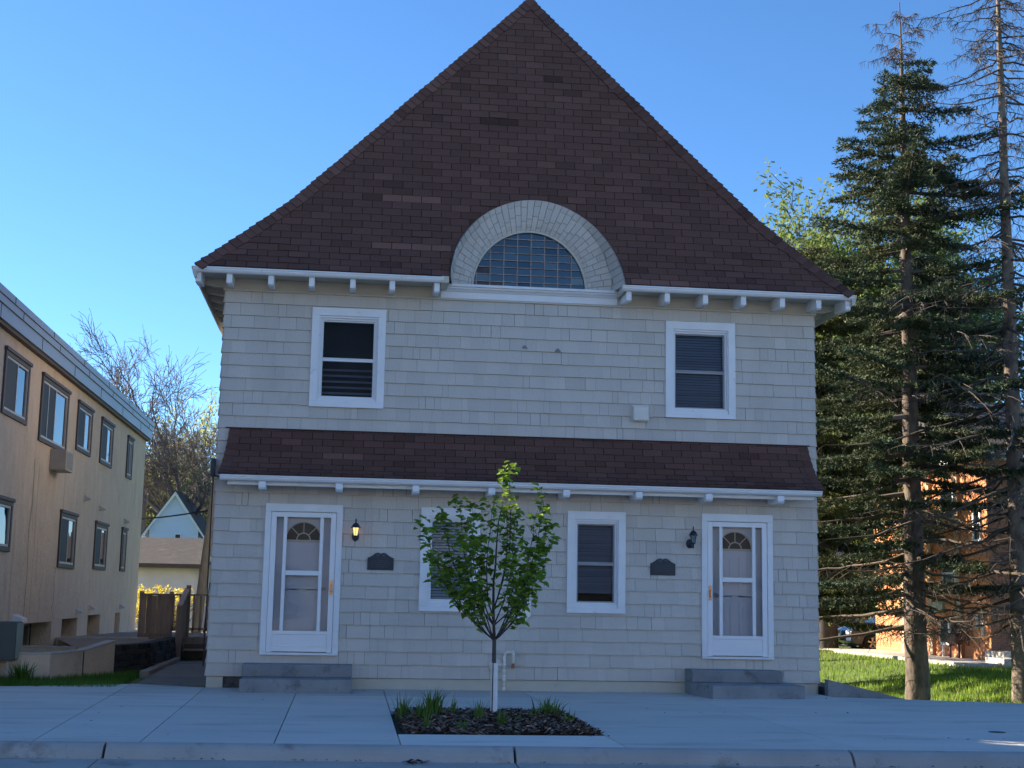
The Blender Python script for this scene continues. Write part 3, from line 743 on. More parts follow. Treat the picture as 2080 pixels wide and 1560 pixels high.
# side cheek back to the roof surface at the outer rim
for i in range(NW):
    t0, t1 = math.pi*i/NW, math.pi*(i+1)/NW
    a, b = ringpt(t0, 4, .012), ringpt(t1, 4, .012); mb.quad(a, b, b+Vector((0, .09, 0)), a+Vector((0, .09, 0)), .8)
dorm = mb.build('dormer', M['shingle'], house)
mb = MB()
for i in range(30):
    t0, t1 = math.pi*i/30, math.pi*(i+1)/30
    f = lambda t, r, y: (DI[0]+r*math.cos(t), y, DI[1]+r*1.055*math.sin(t))
    mb.quad(f(t0, .882, .045), f(t1, .882, .045), f(t1, .908, .045), f(t0, .908, .045)); mb.quad(f(t0, .882, .045), f(t0, .882, .11), f(t1, .882, .11), f(t1, .882, .045)); mb.quad(f(t0, .908, .045), f(t1, .908, .045), f(t1, .908, .08), f(t0, .908, .08))
aw = mb.build('arched_frame', M['trimb'], dorm)
mb = MB(); mc = MB(); rr = random.Random(12)
cw, ch = .213, .115
for i in range(-5, 5):
    for j in range(0, 9):
        x0, x1 = DI[0]+(i+.0)*cw-.0+.02, DI[0]+(i+1)*cw+.02; z0, z1 = 6.125+j*ch, 6.125+(j+1)*ch
        cxq, czq = (x0+x1)/2-DI[0], (z0+z1)/2-DI[1]
        if math.hypot(max(abs(cxq)-.06, 0), czq/1.05-.02) > .90: continue
        tx, tz = rr.gauss(0, .0013), rr.gauss(0, .0011)
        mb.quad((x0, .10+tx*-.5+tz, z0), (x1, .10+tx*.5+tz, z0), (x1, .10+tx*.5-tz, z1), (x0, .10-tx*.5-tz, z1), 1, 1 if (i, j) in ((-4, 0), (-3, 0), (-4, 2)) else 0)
mb.build('leaded_pane', [M['glass_lead'], mat('cloud_reflection_pane', (.09,.055,.035), .25, (.025,.02,.025), 9)], dorm)  # amber panes carry a painted reflection of orange clouds
for i in range(-4, 5):
    x = DI[0]+i*cw+.02; h = 1.055*math.sqrt(max(0, .87**2-(x-DI[0])**2))
    if h > .05: mc.box(x-.008, x+.008, .080, .092, 6.115, DI[1]+h)
for j in range(1, 9):
    z = 6.125+j*ch; q = (z-DI[1])/1.055; w = math.sqrt(max(0, .87**2-q*q))
    if w > .05: mc.box(DI[0]-w, DI[0]+w, .078, .0905, z-.006, z+.006)
mc.box(DI[0]-.87, DI[0]+.87, .06, .10, 6.11, 6.135)
mc.build('came_grid', M['came'], dorm)
mb = MB(); mb.box(-.95, 1.05, .30, .34, 6.0, 7.3); mb.build('attic_backing', M['room'], dorm)
mb = MB(); mb.quad((-1.4, .02, 6.08), (-.8, .12, 6.08), (-.8, .12, 6.3), (-1.4, .02, 6.3), 1); 

# pent roof over the ground floor
PP = [(3.80, -.012), (3.62, -.085), (3.42, -.19), (3.25, -.31), (3.14, -.43), (3.065, -.60)]
zsP = [p[0] for p in PP][::-1]; ysP = [p[1] for p in PP][::-1]
def Yp(z): return float(np.interp(z, zsP, ysP))
ptab = arc_table(Yp, 3.065, 3.80)
def P3p(u, s, d):
    z = z_at(ptab, s); z2 = min(3.80, z+.03); zz = max(3.065, z-.03); dy, dz = Yp(z2)-Yp(zz), z2-zz; L = math.hypot(dy, dz)
    return (u, Yp(z)-dz/L*d, z+dy/L*d)
def pext(s):
    z = z_at(ptab, s); f = (3.80-z)/.735; e = .09*f**1.4
    return (-4.425-e*1.0, 4.45+e)
mb = MB(); shingle_rows(mb, P3p, ptab[0][-1], pext, expo=.118, seed=21, special=[(4, (-3.2, -2.5), 1.5), (8, (1.6, 2.0), 1.35), (8, (2.3, 3.6), 1.35), (7, (3.2, 4.3), 1.2), (6, (-1.5, .2), 1.12)])
for sx, e in ((-1, 0), (1, 1)):
    N = 8
    for i in range(N):
        s0, s1 = ptab[0][-1]*i/N, ptab[0][-1]*(i+1)/N; t = rnd.uniform(.85, 1.2)
        u0, u1 = pext(s0)[e], pext(s1)[e]
        A, B = P3p(u0+sx*.02, s0, .014), P3p(u1+sx*.012, s1, .008); C_, D = P3p(u1-sx*.13, s1, .008), P3p(u0-sx*.13, s0, .018)
        q = (A, D, C_, B) if sx < 0 else (D, A, B, C_)
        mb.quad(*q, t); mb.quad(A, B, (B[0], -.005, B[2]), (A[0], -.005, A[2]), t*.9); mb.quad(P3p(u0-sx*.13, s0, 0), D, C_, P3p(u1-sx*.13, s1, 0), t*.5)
pent = mb.build('pent_roof', M['roof'], house)
mb = MB(); mb.prism([(-4.50, -.515+a, 3.055+b) for a, b in gp], (9.0, 0, 0)); mb.box(-4.49, 4.49, -.514, -.49, 2.975, 3.05)
mb.build('gutter', M['white'], pent)
mb = MB(); mb.box(-4.44, 4.46, -.488, -.0, 2.985, 2.998); mb.build('soffit', M['trimb'], pent)
mb = MB(); mb.box(-4.40, 4.42, -.43, -.36, 2.925, 2.984); mb.build('bed_mould', M['white'], pent, bevel=.006)
for x in (-3.89, -2.78, -1.66, -.54, .58, 1.68, 2.75, 3.86):
    mb = MB(); prof = [(-.03, 2.87), (-.40, 2.865), (-.47, 2.85), (-.54, 2.862), (-.56, 2.89), (-.56, 2.972), (-.03, 2.972)]
    mb.prism([(x-.052, y, z) for y, z in prof], (.104, 0, 0)); mb.build('rafter_tail', M['white'], pent, bevel=.006)
mb = MB(); mb.box(-4.50, 4.50, -.03, -.012, 3.795, 3.812, .5); mb.build('flashing', M['roof'], pent)

# front steps
def steps(name, xs, lo, up):
    mb = MB()
    mb.prism([(p[0], p[1], -.03) for p in lo], (0, 0, .215), 1.0)
    mb.prism([(p[0], p[1], .186) for p in up], (0, 0, .178), .93)
    return mb.build('steps', M['conc2'], house, bevel=.014)
steps('steps', 0, [(-4.05, -1.04), (-2.50, -1.02), (-2.50, -.03), (-4.05, -.03)], [(-4.06, -.50), (-2.50, -.50), (-2.50, -.03), (-4.06, -.03)])
steps('steps', 0, [(2.50, -.55), (2.60, -1.28), (4.02, -1.10), (4.02, -.03), (2.50, -.03)], [(2.50, -.50), (3.86, -.56), (3.86, -.03), (2.50, -.03)])

# ------------------------------------------------------------------ things on the facade
def wall_lamp(x, z, lit, label, side):
    t = thing('wall_lamp', (x, -.03, z), label, 'wall lamp', 'lantern wall lamps')
    px = x+side*.03; y = -.15
    mb = MB(); mb.lathe([(0, -.008), (.040, -.008), (.052, .0), (.052, .012), (0, .012)], (x, -.032, z-.075), 18, 'y')
    for v in range(len(mb.v)): mb.v[v] = (mb.v[v][0], mb.v[v][1], (z-.075)+(mb.v[v][2]-(z-.075))*1.35)
    mb.build('backplate', M['iron'], t, smooth=True)
    mb = MB(); mb.tube([(x, -.04, z-.09), (x, -.10, z-.135), (px, y, z-.125), (px, y, z-.085)], [.010, .012, .012, .014], 8)
    mb.tube([(px, y, z-.155), (px, y, z-.12)], [.006, .012], 8); mb.build('arm', M['iron'], t, smooth=True)
    mb = MB(); mb.lathe([(0, -.085), (.030, -.085), (.034, -.07), (.028, -.065), (0, -.065)], (px, y, z), 12)
    for k in range(6):
        a = R(60*k+30); mb.tube([(px+.030*math.cos(a), y+.030*math.sin(a), z-.07), (px+.052*math.cos(a), y+.052*math.sin(a), z+.052)], .0038, 4)
    mb.lathe([(0, .050), (.072, .047), (.074, .055), (.060, .063), (.052, .085), (.036, .108), (.020, .118), (.010, .125), (.0085, .150), (.012, .158), (.004, .185), (0, .190)], (px, y, z), 12)
    mb.build('lantern', M['iron'], t)
    mb = MB(); mb.lathe([(.026, -.066), (.047, .048)], (px, y, z), 12); mb.build('lantern_glass', M['glass_lamp'] if lit else M['glass_lamp_off'], t, smooth=True)
    mb = MB(); mb.lathe([(0, -.02), (.012, -.01), (.02, .012), (.016, .035), (0, .045)], (px, y, z), 10); mb.build('bulb', M['bulb'] if lit else M['glass_lamp_off'], t, smooth=True)
    if lit:
        l = bpy.data.lights.new('lamp_light', 'POINT'); l.energy = 1.6; l.color = (1, .6, .25); l.shadow_soft_size = .03
        lo = bpy.data.objects.new('lamp_light', l); lo.location = (px, y-.0, z+.0); COL.objects.link(lo); lo.parent = t; lo.matrix_parent_inverse = Matrix.Translation(t.location).inverted()
        lo.visible_camera = False if False else True
wall_lamp(-2.515, 2.305, True, 'black wall lantern glowing amber beside the left door', 0)
wall_lamp(2.575, 2.315, False, 'unlit black wall lantern beside the right door', 1)

def plaque(x, z, label):
    t = thing('plaque', (x, -.02, z), label, 'plaque', 'dark metal plaques')
    w, h = .195, .095
    pts = [(-w, -h), (w, -h), (w, h-.01), (w-.03, h), (.12, h+.025), (.085, h+.055), (.045, h+.068), (.015, h+.06), (0, h+.05), (-.015, h+.06), (-.045, h+.068), (-.085, h+.055), (-.12, h+.025), (-w+.03, h), (-w, h-.01)]
    mb = MB(); mb.prism([(x+a, -.020, z+b) for a, b in pts][::-1], (0, -.016, 0)); pb = mb.build('plate', M['plaque'], t, bevel=.003)
    mb = MB(); rr = random.Random(3)
    for k, (zz, ww) in enumerate(((.045, .12), (.015, .15), (-.015, .15), (-.045, .13))):
        u = -ww
        while u < ww: 
            l = rr.uniform(.012, .03); mb.box(x+u, x+min(u+l, ww), -.0385, -.0362, z+zz-.006, z+zz+.006); u += l+.008
    mb.box(x-w+.008, x+w-.008, -.0385, -.0362, z-h+.006, z-h+.011); mb.box(x-w+.008, x+w-.008, -.0385, -.0362, z+h-.018, z+h-.013)
    for s in (-1, 1): mb.lathe([(0, -.004), (.028, -.003), (.034, .003)], (x+s*.045, -.037, z+h+.028), 12, 'y')
    mb.build('relief', M['relief'], pb)
plaque(-2.13, 1.835, 'dark bronze plaque with scrolled top right of the left door')
plaque(2.158, 1.845, 'dark bronze plaque with scrolled top left of the right door')

t = thing('oval_sign', (0, -.02, 1.2), 'small cream house sign with a rounded foot behind the sapling', 'sign')
pts = []
cx_, w_ = .012, .125
pts = [(-w_, 1.10), (-.095, 1.085)] + [(.085*-math.cos(R(a)), 1.085-.062*math.sin(R(a))) for a in (15, 40, 65, 90, 115, 140, 165)] + [(.095, 1.085), (w_, 1.10), (w_, 1.32), (.095, 1.335), (.06, 1.375), (0, 1.39), (-.06, 1.375), (-.095, 1.335), (-w_, 1.32)]
mb = MB(); mb.prism([(cx_+a, -.028, b) for a, b in pts][::-1], (0, -.022, 0)); sg = mb.build('board', M['sign'], t, bevel=.003)
def text_mesh(body, size, loc, parent, m, name='lettering'):
    cu = bpy.data.curves.new(name, 'FONT'); cu.body = body; cu.size = size; cu.align_x = 'CENTER'; cu.extrude = .0008
    tmp = bpy.data.objects.new(name, cu); COL.objects.link(tmp); dg = bpy.context.evaluated_depsgraph_get(); dg.update()
    me = bpy.data.meshes.new_from_object(tmp.evaluated_get(dg)); bpy.data.objects.remove(tmp)
    me.materials.clear(); me.materials.append(m); at = me.attributes.new('tint', 'FLOAT', 'FACE'); at.data.foreach_set('value', np.ones(len(me.polygons), dtype=np.float32))
    mw = Matrix.Translation(Vector(loc)) @ Matrix.Rotation(R(90), 4, 'X')
    me.transform(mw); o = bpy.data.objects.new(name, me); COL.objects.link(o); o.parent = parent; return o
text_mesh('Inn on the', .038, (cx_-.0, -.0515, 1.085), sg, M['ink']); text_mesh('Court', .036, (cx_, -.0515, 1.05), sg, M['ink']); text_mesh('1', .12, (cx_-.0, -.0515, 1.15), sg, M['ink'])

t = thing('vent_hood', (1.785, -.02, 4.22), 'square beige vent cover on the shingles below the right upper window', 'vent')
mb = MB(); mb.box(1.655, 1.925, -.045, -.02, 4.09, 4.36); mb.build('flange', M['vent'], t, bevel=.006)
mb = MB(); mb.prism([(1.67, -.045, 4.345), (1.67, -.115, 4.33), (1.67, -.125, 4.10), (1.67, -.045, 4.10)], (.245, 0, 0)); mb.build('hood', M['vent'], t, bevel=.022)

t = thing('gas_pipe', (-.25, -.05, 0), 'beige painted gas pipe with gooseneck rising against the wall', 'pipe')
mb = MB(); mb.lathe([(0, -.045), (.055, -.04), (.095, -.015), (.105, .0)], (-.37, -.022, .37), 18, 'y'); mb.build('flange_dome', M['vent'], t, smooth=True)
mb = MB(); mb.tube([(-.255, -.10, -.02), (-.255, -.10, .50), (-.245, -.10, .545), (-.215, -.10, .57), (-.15, -.10, .575), (-.125, -.10, .545), (-.122, -.10, .40)], .021, 10)
mb.tube([(-.36, -.10, .38), (-.255, -.10, .38)], .017, 8)
for z in (.04, .17, .22, .29, .38): mb.tube([(-.255, -.10, z-.022), (-.255, -.10, z+.022)], .026, 10)
mb.tube([(-.275, -.10, .38), (-.24, -.10, .38)], .030, 10); mb.tube([(-.17, -.10, .575), (-.11, -.10, .57)], .026, 10); mb.tube([(-.122, -.10, .50), (-.122, -.10, .56)], .025, 8)
mb.build('riser', M['pipe'], t, smooth=True)
mb = MB(); mb.tube([(-.122, -.10, .335), (-.122, -.10, .405)], [.028, .022], 10); mb.build('relief_cap', M['rust'], t)

t = thing('junction_box', (-4.64, -.06, 3.19), 'narrow black box fixed to the house corner beside the lower roof', 'box')
mb = MB(); mb.box(-4.675, -4.612, -.14, -.03, 3.06, 3.325); mb.build('housing', M['iron'], t, bevel=.006)
mb = MB(); mb.tube([(-4.62, -.10, 3.07), (-4.56, -.16, 3.06), (-4.51, -.30, 3.02), (-4.49, -.40, 2.99)], .010, 5); mb.tube([(-4.64, -.05, 3.06), (-4.645, -.02, 2.0), (-4.65, -.02, .3)], .010, 5); mb.build('wire', M['cable'], t)

# ------------------------------------------------------------------ planting bed
bed = MB(); rr = random.Random(2); nx, ny = 42, 58
x0, x1, y0, y1 = pl
for j in range(ny+1):
    for i in range(nx+1):
        e = min(i, nx-i, j, ny-j); bed.v.append((x0+(x1-x0)*i/nx, y0+(y1-y0)*j/ny, -.05+min(e, 4)*.012+rr.uniform(-.018, .018)+.02*math.sin(i*.4)*math.sin(j*.31)))
for j in range(ny):
    for i in range(nx):
        a = j*(nx+1)+i; bed.f.append((a, a+1, a+nx+2, a+nx+1)); bed.t.append(1); bed.m.append(0)
tag(bed.build('mulch_bed', M['mulch']), kind='structure')
V = []; T = []
for k in range(5200):
    c = Vector((rr.uniform(x0+.03, x1-.03), rr.uniform(y0+.03, y1-.03), 0)); e = min(c.x-x0, x1-c.x, c.y-y0, y1-c.y); c.z = -.03+min(e*.6, .04)+rr.uniform(0, .035)
    a = rr.uniform(0, 6.28); L = rr.uniform(.018, .055); w = rr.uniform(.005, .014); d = Vector((math.cos(a), math.sin(a), rr.uniform(-.5, .5)))*L; s = Vector((-math.sin(a), math.cos(a), rr.uniform(-.6, .6)))*w
    V += [c-d-s, c+d-s, c+d+s, c-d+s]; T.append(rr.choice([.5, .7, 1, 1.3, 1.9, 2.6]) if rr.random() < .9 else 4)
o = fast_mesh('mulch', V, 4, T, M['chip']); tag(o, 'dark bark mulch chips covering the planting bed', 'mulch', kind='stuff')

def blade_clump(name, loc, n, h, spread, m, label, cat, group, seed, wid=.012, droop=.5):
    rr = random.Random(seed); V = []; T = []
    for k in range(n):
        a = rr.uniform(0, 6.283); r0 = abs(rr.gauss(0, spread*.35)); b = Vector((math.cos(a)*r0, math.sin(a)*r0, -.03))
        a2 = a+rr.gauss(0, .6); lean = rr.uniform(.1, 1.0)*droop; H = h*rr.uniform(.55, 1.1); w = wid*rr.uniform(.6, 1.2)
        dirh = Vector((math.cos(a2), math.sin(a2), 0)); sd_ = Vector((-dirh.y, dirh.x, 0)); t = rr.uniform(.7, 1.35)
        pts = []
        for i in range(6):
            f = i/5; pts.append(b+dirh*(lean*H*f*f*1.1)+Vector((0, 0, H*(f-.38*lean*f*f*f))))
        for i in range(5):
            wa, wb = w*(1-(i/5)**2), w*(1-((i+1)/5)**2)
            V += [pts[i]-sd_*wa, pts[i]+sd_*wa, pts[i+1]+sd_*wb, pts[i+1]-sd_*wb]; T.append(t)
    V = [Vector(v)+Vector(loc) for v in V]
    th = thing(name, loc, label, cat, group)
    fast_mesh('foliage', V, 4, T, m, th); return th
gl = 'daylilies in the planting bed'
blade_clump('daylily', (-1.60, -4.75, 0), 60, .40, .22, M['lily'], 'tallest daylily clump, left rear of the bed', 'daylily', gl, 1, .014)
blade_clump('daylily', (-1.94, -5.00, 0), 22, .34, .10, M['lily'], 'daylily clump at the far left edge of the bed', 'daylily', gl, 2, .013)
blade_clump('daylily', (-1.76, -5.30, 0), 34, .32, .18, M['lily'], 'daylily clump just in front of the tallest clump', 'daylily', gl, 3)
blade_clump('daylily', (-1.75, -6.35, 0), 16, .20, .10, M['lily'], 'small daylily sprout at the front left corner of the bed', 'daylily', gl, 4)
blade_clump('daylily', (-1.40, -6.50, 0), 18, .20, .12, M['lily'], 'small ragged daylily near the front edge of the bed', 'daylily', gl, 5)
blade_clump('daylily', (-1.34, -4.55, 0), 12, .24, .10, M['lily'], 'thin daylily sprout midway between tallest clump and trunk', 'daylily', gl, 6)
blade_clump('daylily', (-1.10, -5.20, 0), 26, .30, .14, M['lily'], 'daylily clump left of the white trunk guard', 'daylily', gl, 7)
blade_clump('daylily', (-.95, -6.10, 0), 26, .26, .07, M['lily'], 'upright daylily directly in front of the tree trunk', 'daylily', gl, 8)
blade_clump('daylily', (-.22, -4.45, 0), 75, .28, .26, M['lily'], 'bushy dark daylily at the right rear of the bed', 'daylily', gl, 9, .011, .8)
blade_clump('daylily', (-.42, -4.85, 0), 26, .16, .18, M['lily'], 'low daylily beside the bushy right clump', 'daylily', gl, 10)
blade_clump('daylily', (-.16, -5.65, 0), 18, .22, .09, M['lily'], 'yellowish daylily near the right edge of the bed', 'daylily', gl, 11)
blade_clump('daylily', (-.68, -5.40, 0), 14, .11, .12, M['lily'], 'tiny sparse daylily right of the trunk', 'daylily', gl, 12)

# ------------------------------------------------------------------ sapling
def leaf_arrays(centers, dirs, size, rr, fold=.25, aspect=.75, droop=.3):
    """six-sided folded leaves, as 2 quads each"""
    V = []; T = []
    for c, d in zip(centers, dirs):
        L = size*rr.uniform(.65, 1.25); d = Vector(d).normalized(); s = d.cross(Vector((rr.uniform(-.4, .4), rr.uniform(-.4, .4), 1))).normalized(); n = s.cross(d)
        w = L*aspect*.5; m1 = c+d*L*.45; tip = c+d*L-n*L*droop; f = n*w*fold; q = c+d*L*.78-n*L*droop*.4
        V += [c, m1+s*w+f, q+s*w*.55+f, tip]; V += [c, tip, q-s*w*.55+f, m1-s*w+f]
        t = rr.uniform(.65, 1.35); T += [t, t*.93]
    return V, T
def sapling():
    rr = random.Random(31); bx, by = -.86, -4.45
    t = thing('sapling', (bx, by, 0), 'young street tree with fresh green leaves and a white trunk guard', 'tree')
    tr = MB()
    def cv(a, b, bow, n=6):
        a, b = Vector(a), Vector(b); L = (b-a).length; out = []
        for i in range(n+1):
            f = i/n; p = a.lerp(b, f)+Vector(bow)*L*math.sin(math.pi*f)*.5+Vector((rr.uniform(-1, 1), rr.uniform(-1, 1), 0))*.012*(0 < i < n); out.append(p)
        return out
    tr.tube([(bx, by, -.05), (bx+.003, by, .35), (bx-.008, by, .62), (bx-.01, by, .88)], [.031, .028, .026, .024], 10)
    E = [(-1.72, .10, 2.12), (-1.62, -.3, 1.78), (-1.50, .3, 2.28), (-1.32, -.15, 2.36), (-1.12, .28, 2.30), (-.95, -.2, 2.36), (-.80, .0, 2.74), (-.72, .05, 2.80), (-.62, .3, 2.25), (-.45, -.25, 2.30), (-.30, .05, 2.48), (-.24, .25, 2.18),
         (-.30, -.1, 1.95), (-.38, .2, 1.62), (-1.42, .1, 1.62), (-1.22, -.35, 1.40), (-.52, -.3, 1.45), (-1.05, -.1, 1.9), (-.7, -.35, 1.85), (-1.22, -.4, 1.95)]
    lead = cv((bx-.01, by, .86), (-.80, by, 2.6), (-.05, 0, 0), 10); tr.tube(lead, [.020-.0016*i for i in range(11)], 7)
    cen = []; dr = []
    def leaves_at(p, d, k, spread=.05):
        for _ in range(k):
            a = rr.uniform(0, 6.283); dd = Vector((math.cos(a), math.sin(a), rr.uniform(-.9, .35)))+d*.5
            cen.append(p+Vector((rr.gauss(0, spread), rr.gauss(0, spread), rr.gauss(0, spread)))); dr.append(dd)
    for (ex, ey, ez) in E:
        hz = .88+rr.uniform(0, .28)*(ez-.9) if ez < 2.8 else 1.3
        f = min(1, (hz-.86)/1.7); a = lead[int(f*10)]
        b = Vector((ex, by+ey, ez)); bow = Vector(((1 if ex > bx else -1)*.12, ey*.3, -.10))
        pts = cv(a, b, bow, 8); tr.tube(pts, [.0098-.0009*i for i in range(9)], 5)
        n = len(pts)
        for i in range(2, n):
            d = (pts[min(i+1, n-1)]-pts[i-1]).normalized()
            if i == 2 and rr.random() < .5: continue
            leaves_at(pts[i], d, rr.randint(0, 2), .03)
            for _ in range(2 if i > 3 else 1):
                L = rr.uniform(.10, .24)*(1.15-.5*i/n); dd = (d+Vector((rr.uniform(-1, 1), rr.uniform(-1, 1), rr.uniform(-.3, .6)))).normalized()
                q = [pts[i]+dd*L*k/3+Vector((0, 0, .02*k*k/9)) for k in range(4)]; tr.tube(q, [.004, .003, .0025, .002], 4)
                for k in (1, 2, 3): leaves_at(q[k], dd, rr.randint(0, 2) + (k == 3)*2, .03)
        leaves_at(b, Vector((0, 0, 1)), 5, .03)
    tr.build('trunk', M['bark_sap'], t, smooth=True)
    V, T = leaf_arrays(cen, dr, .096, rr, aspect=.95)
    fast_mesh('crown', V, 4, T, M['leaf'], t)
    g = MB(); n = 18
    for i in range(n-2):        # split tube, open on one side
        a0, a1 = R(246+i*21), R(246+(i+1)*21); r_ = .043
        f = lambda a, z, r: (bx+r*math.cos(a), by+r*math.sin(a), z)
        g.quad(f(a0, -.02, r_), f(a1, -.02, r_), f(a1, .60, r_*.86), f(a0, .60, r_*.86)); g.quad(f(a0, -.02, r_-.004), f(a0, .60, r_*.86-.004), f(a1, .60, r_*.86-.004), f(a1, -.02, r_-.004))
    g.build('trunk_guard', M['guard'], t, smooth=True)
sapling()
mb = MB(); mb.lathe([(0, .004), (.085, .004), (.095, .001), (.095, -.02)], (4.52, -6.10, .001), 24); tag(mb.build('valve_cover', M['castcover'], smooth=True), 'small dark round iron cover set in the right sidewalk', 'cover')
rr = random.Random(5); V = []; T = []
c0 = Vector((-1.98, -8.22, -.12))
for k in range(14):
    c = c0+Vector((rr.gauss(0, .05), rr.gauss(0, .02), rr.uniform(.0, .02))); a = rr.uniform(0, 6.28); d = Vector((math.cos(a), math.sin(a)*.5, rr.uniform(-.2, .4)))*.03; s = Vector((-math.sin(a), math.cos(a), .3))*.012
    V += [c-d-s, c+d-s, c+d+s, c-d+s]; T.append(rr.uniform(.4, .9))
tag(fast_mesh('dead_leaf', V, 4, T, M['chip']), 'curled dark dead leaf lying against the curb', 'leaf')
# ------------------------------------------------------------------ tan apartment building on the left
TX = -8.30
tb = thing('apartment_building', (TX-2.7, 9, 0), 'tan stucco apartment block with flat roof and metal fascia on the left', 'building')
TW = [(2.19, 3.99, 4.19, 5.26), (5.02, 7.52, 4.05, 5.28), (8.53, 10.2, 4.25, 5.26), (11.38, 13.0, 4.25, 5.27), (15.26, 16.15, 4.24, 5.29)]
TL = [(1.3, 3.42, 1.98, 2.84), (7.48, 9.16, 1.81, 2.92), (11.42, 13.03, 1.85, 2.91), (15.2, 15.98, 1.87, 2.95)]
TB = [(4.97, 7.39, -.30, .76), (8.4, 10.05, -.2, .79), (11.25, 12.85, -.1, .83), (15.0, 15.8, .05, .84)]
holes = TW+TL+TB
mb = MB(); ys = sorted(set([0, 18.55]+[h[0] for h in holes]+[h[1] for h in holes])); zs = sorted(set([-.6, 5.75]+[h[2] for h in holes]+[h[3] for h in holes]))
for i in range(len(ys)-1):
    for j in range(len(zs)-1):
        cy_, cz_ = (ys[i]+ys[i+1])/2, (zs[j]+zs[j+1])/2
        if any(h[0] < cy_ < h[1] and h[2] < cz_ < h[3] for h in holes): continue
        mb.quad((TX, ys[i], zs[j]), (TX, ys[i+1], zs[j]), (TX, ys[i+1], zs[j+1]), (TX, ys[i], zs[j+1]))
for h in holes:
    dp = .42 if h in TB else .10
    mb.quad((TX, h[0], h[3]), (TX, h[1], h[3]), (TX-dp, h[1], h[3]), (TX-dp, h[0], h[3])); mb.quad((TX, h[0], h[2]), (TX-dp, h[0], h[2]), (TX-dp, h[1], h[2]), (TX, h[1], h[2]))
    mb.quad((TX, h[0], h[2]), (TX, h[0], h[3]), (TX-dp, h[0], h[3]), (TX-dp, h[0], h[2])); mb.quad((TX, h[1], h[2]), (TX-dp, h[1], h[2]), (TX-dp, h[1], h[3]), (TX, h[1], h[3]))
mb.quad((TX, 0, -.6), (TX, 0, 5.75), (TX-5.6, 0, 5.75), (TX-5.6, 0, -.6)); mb.quad((TX, 18.55, -.6), (TX-5.6, 18.55, -.6), (TX-5.6, 18.55, 5.75), (TX, 18.55, 5.75))
mb.quad((TX-5.6, 0, -.6), (TX-5.6, 0, 5.75), (TX-5.6, 18.55, 5.75), (TX-5.6, 18.55, -.6))
mb.box(TX-.02, TX+.22, 14.6, 18.6, .10, .34)
mb.build('wall', M['stucco'], tb)
mb = MB()
for (z0, z1, o) in ((5.58, 5.80, .14), (5.806, 5.925, .165), (5.931, 6.05, .185)): mb.box(TX-5.75, TX+o, -.2, 18.7, z0, z1)
for y in (1.2, 4.25, 7.3, 10.35, 13.4, 16.45): mb.box(TX+.10, TX+.147, y, y+.012, 5.585, 5.795, .4); mb.box(TX+.10, TX+.172, y+1.4, y+1.412, 5.81, 5.92, .4); mb.box(TX+.10, TX+.192, y+.7, y+.712, 5.935, 6.045, .4)
mb.build('roof_fascia', M['fascia'], tb)
mb = MB(); mb.box(TX-.01, TX+.10, -.1, 18.6, 5.52, 5.579); mb.build('fascia_trim', M['brownframe'], tb)
def apt_window(h, deep=False, wide=False):
    y0, y1, z0, z1 = h; x = TX-(.36 if deep else 0)
    mb = MB(); w = .10 if not deep else .05; o = .035
    xo, xi = (x+o, x-.06) if not deep else (x-.02, x-.08)
    mb.box(xi, xo, y0, y1, z1-w, z1); mb.box(xi, xo, y0, y1, z0, z0+w*.8); mb.box(xi, xo, y0, y0+w, z0+w*.8, z1-w); mb.box(xi, xo, y1-w, y1, z0+w*.8, z1-w)
    if not deep: mb.box(x, x+.06, y0-.03, y1+.03, z1-.03, z1+.03)
    win = mb.build('window', M['brownframe'], tb, bevel=.004)
    a, b, c, d = y0+w, y1-w, z0+w*.8, z1-w; mb = MB(); xs_ = xi+.0; s = .04
    X0, X1 = xo-.05, xo-.015
    mb.box(X0, X1, a, b, d-s, d); mb.box(X0, X1, a, b, c, c+s); mb.box(X0, X1, a, a+s, c+s, d-s); mb.box(X0, X1, b-s, b, c+s, d-s); m_ = (a+b)/2
    mb.box(X0, X1+.005, m_-s/2, m_+s/2, c+s, d-s)
    if wide: mb.box(X0, X1+.004, a+.22*(b-a), a+.22*(b-a)+s, c+s, d-s)
    mb.build('sash', M['alu'], win)
    mb = MB(); mb.quad((X0+.01, a, c), (X0+.01, b, c), (X0+.01, b, d), (X0+.01, a, d)); mb.build('pane', M['gdark'], win)
    mb = MB(); mb.quad((X0-.03, a, c), (X0-.03, b, c), (X0-.03, b, d), (X0-.03, a, d)); mb.build('backing', M['room'], win)
    mb = MB(); mb.quad((X1-.004, a+s, c+s), (X1-.004, m_-s/2, c+s), (X1-.004, m_-s/2, d-s), (X1-.004, a+s, d-s)); mb.build('insect_screen', M['screen'], win)
for i, h in enumerate(TW): apt_window(h, wide=(i == 1))
for h in TL: apt_window(h)
for h in TB: apt_window(h, deep=True)
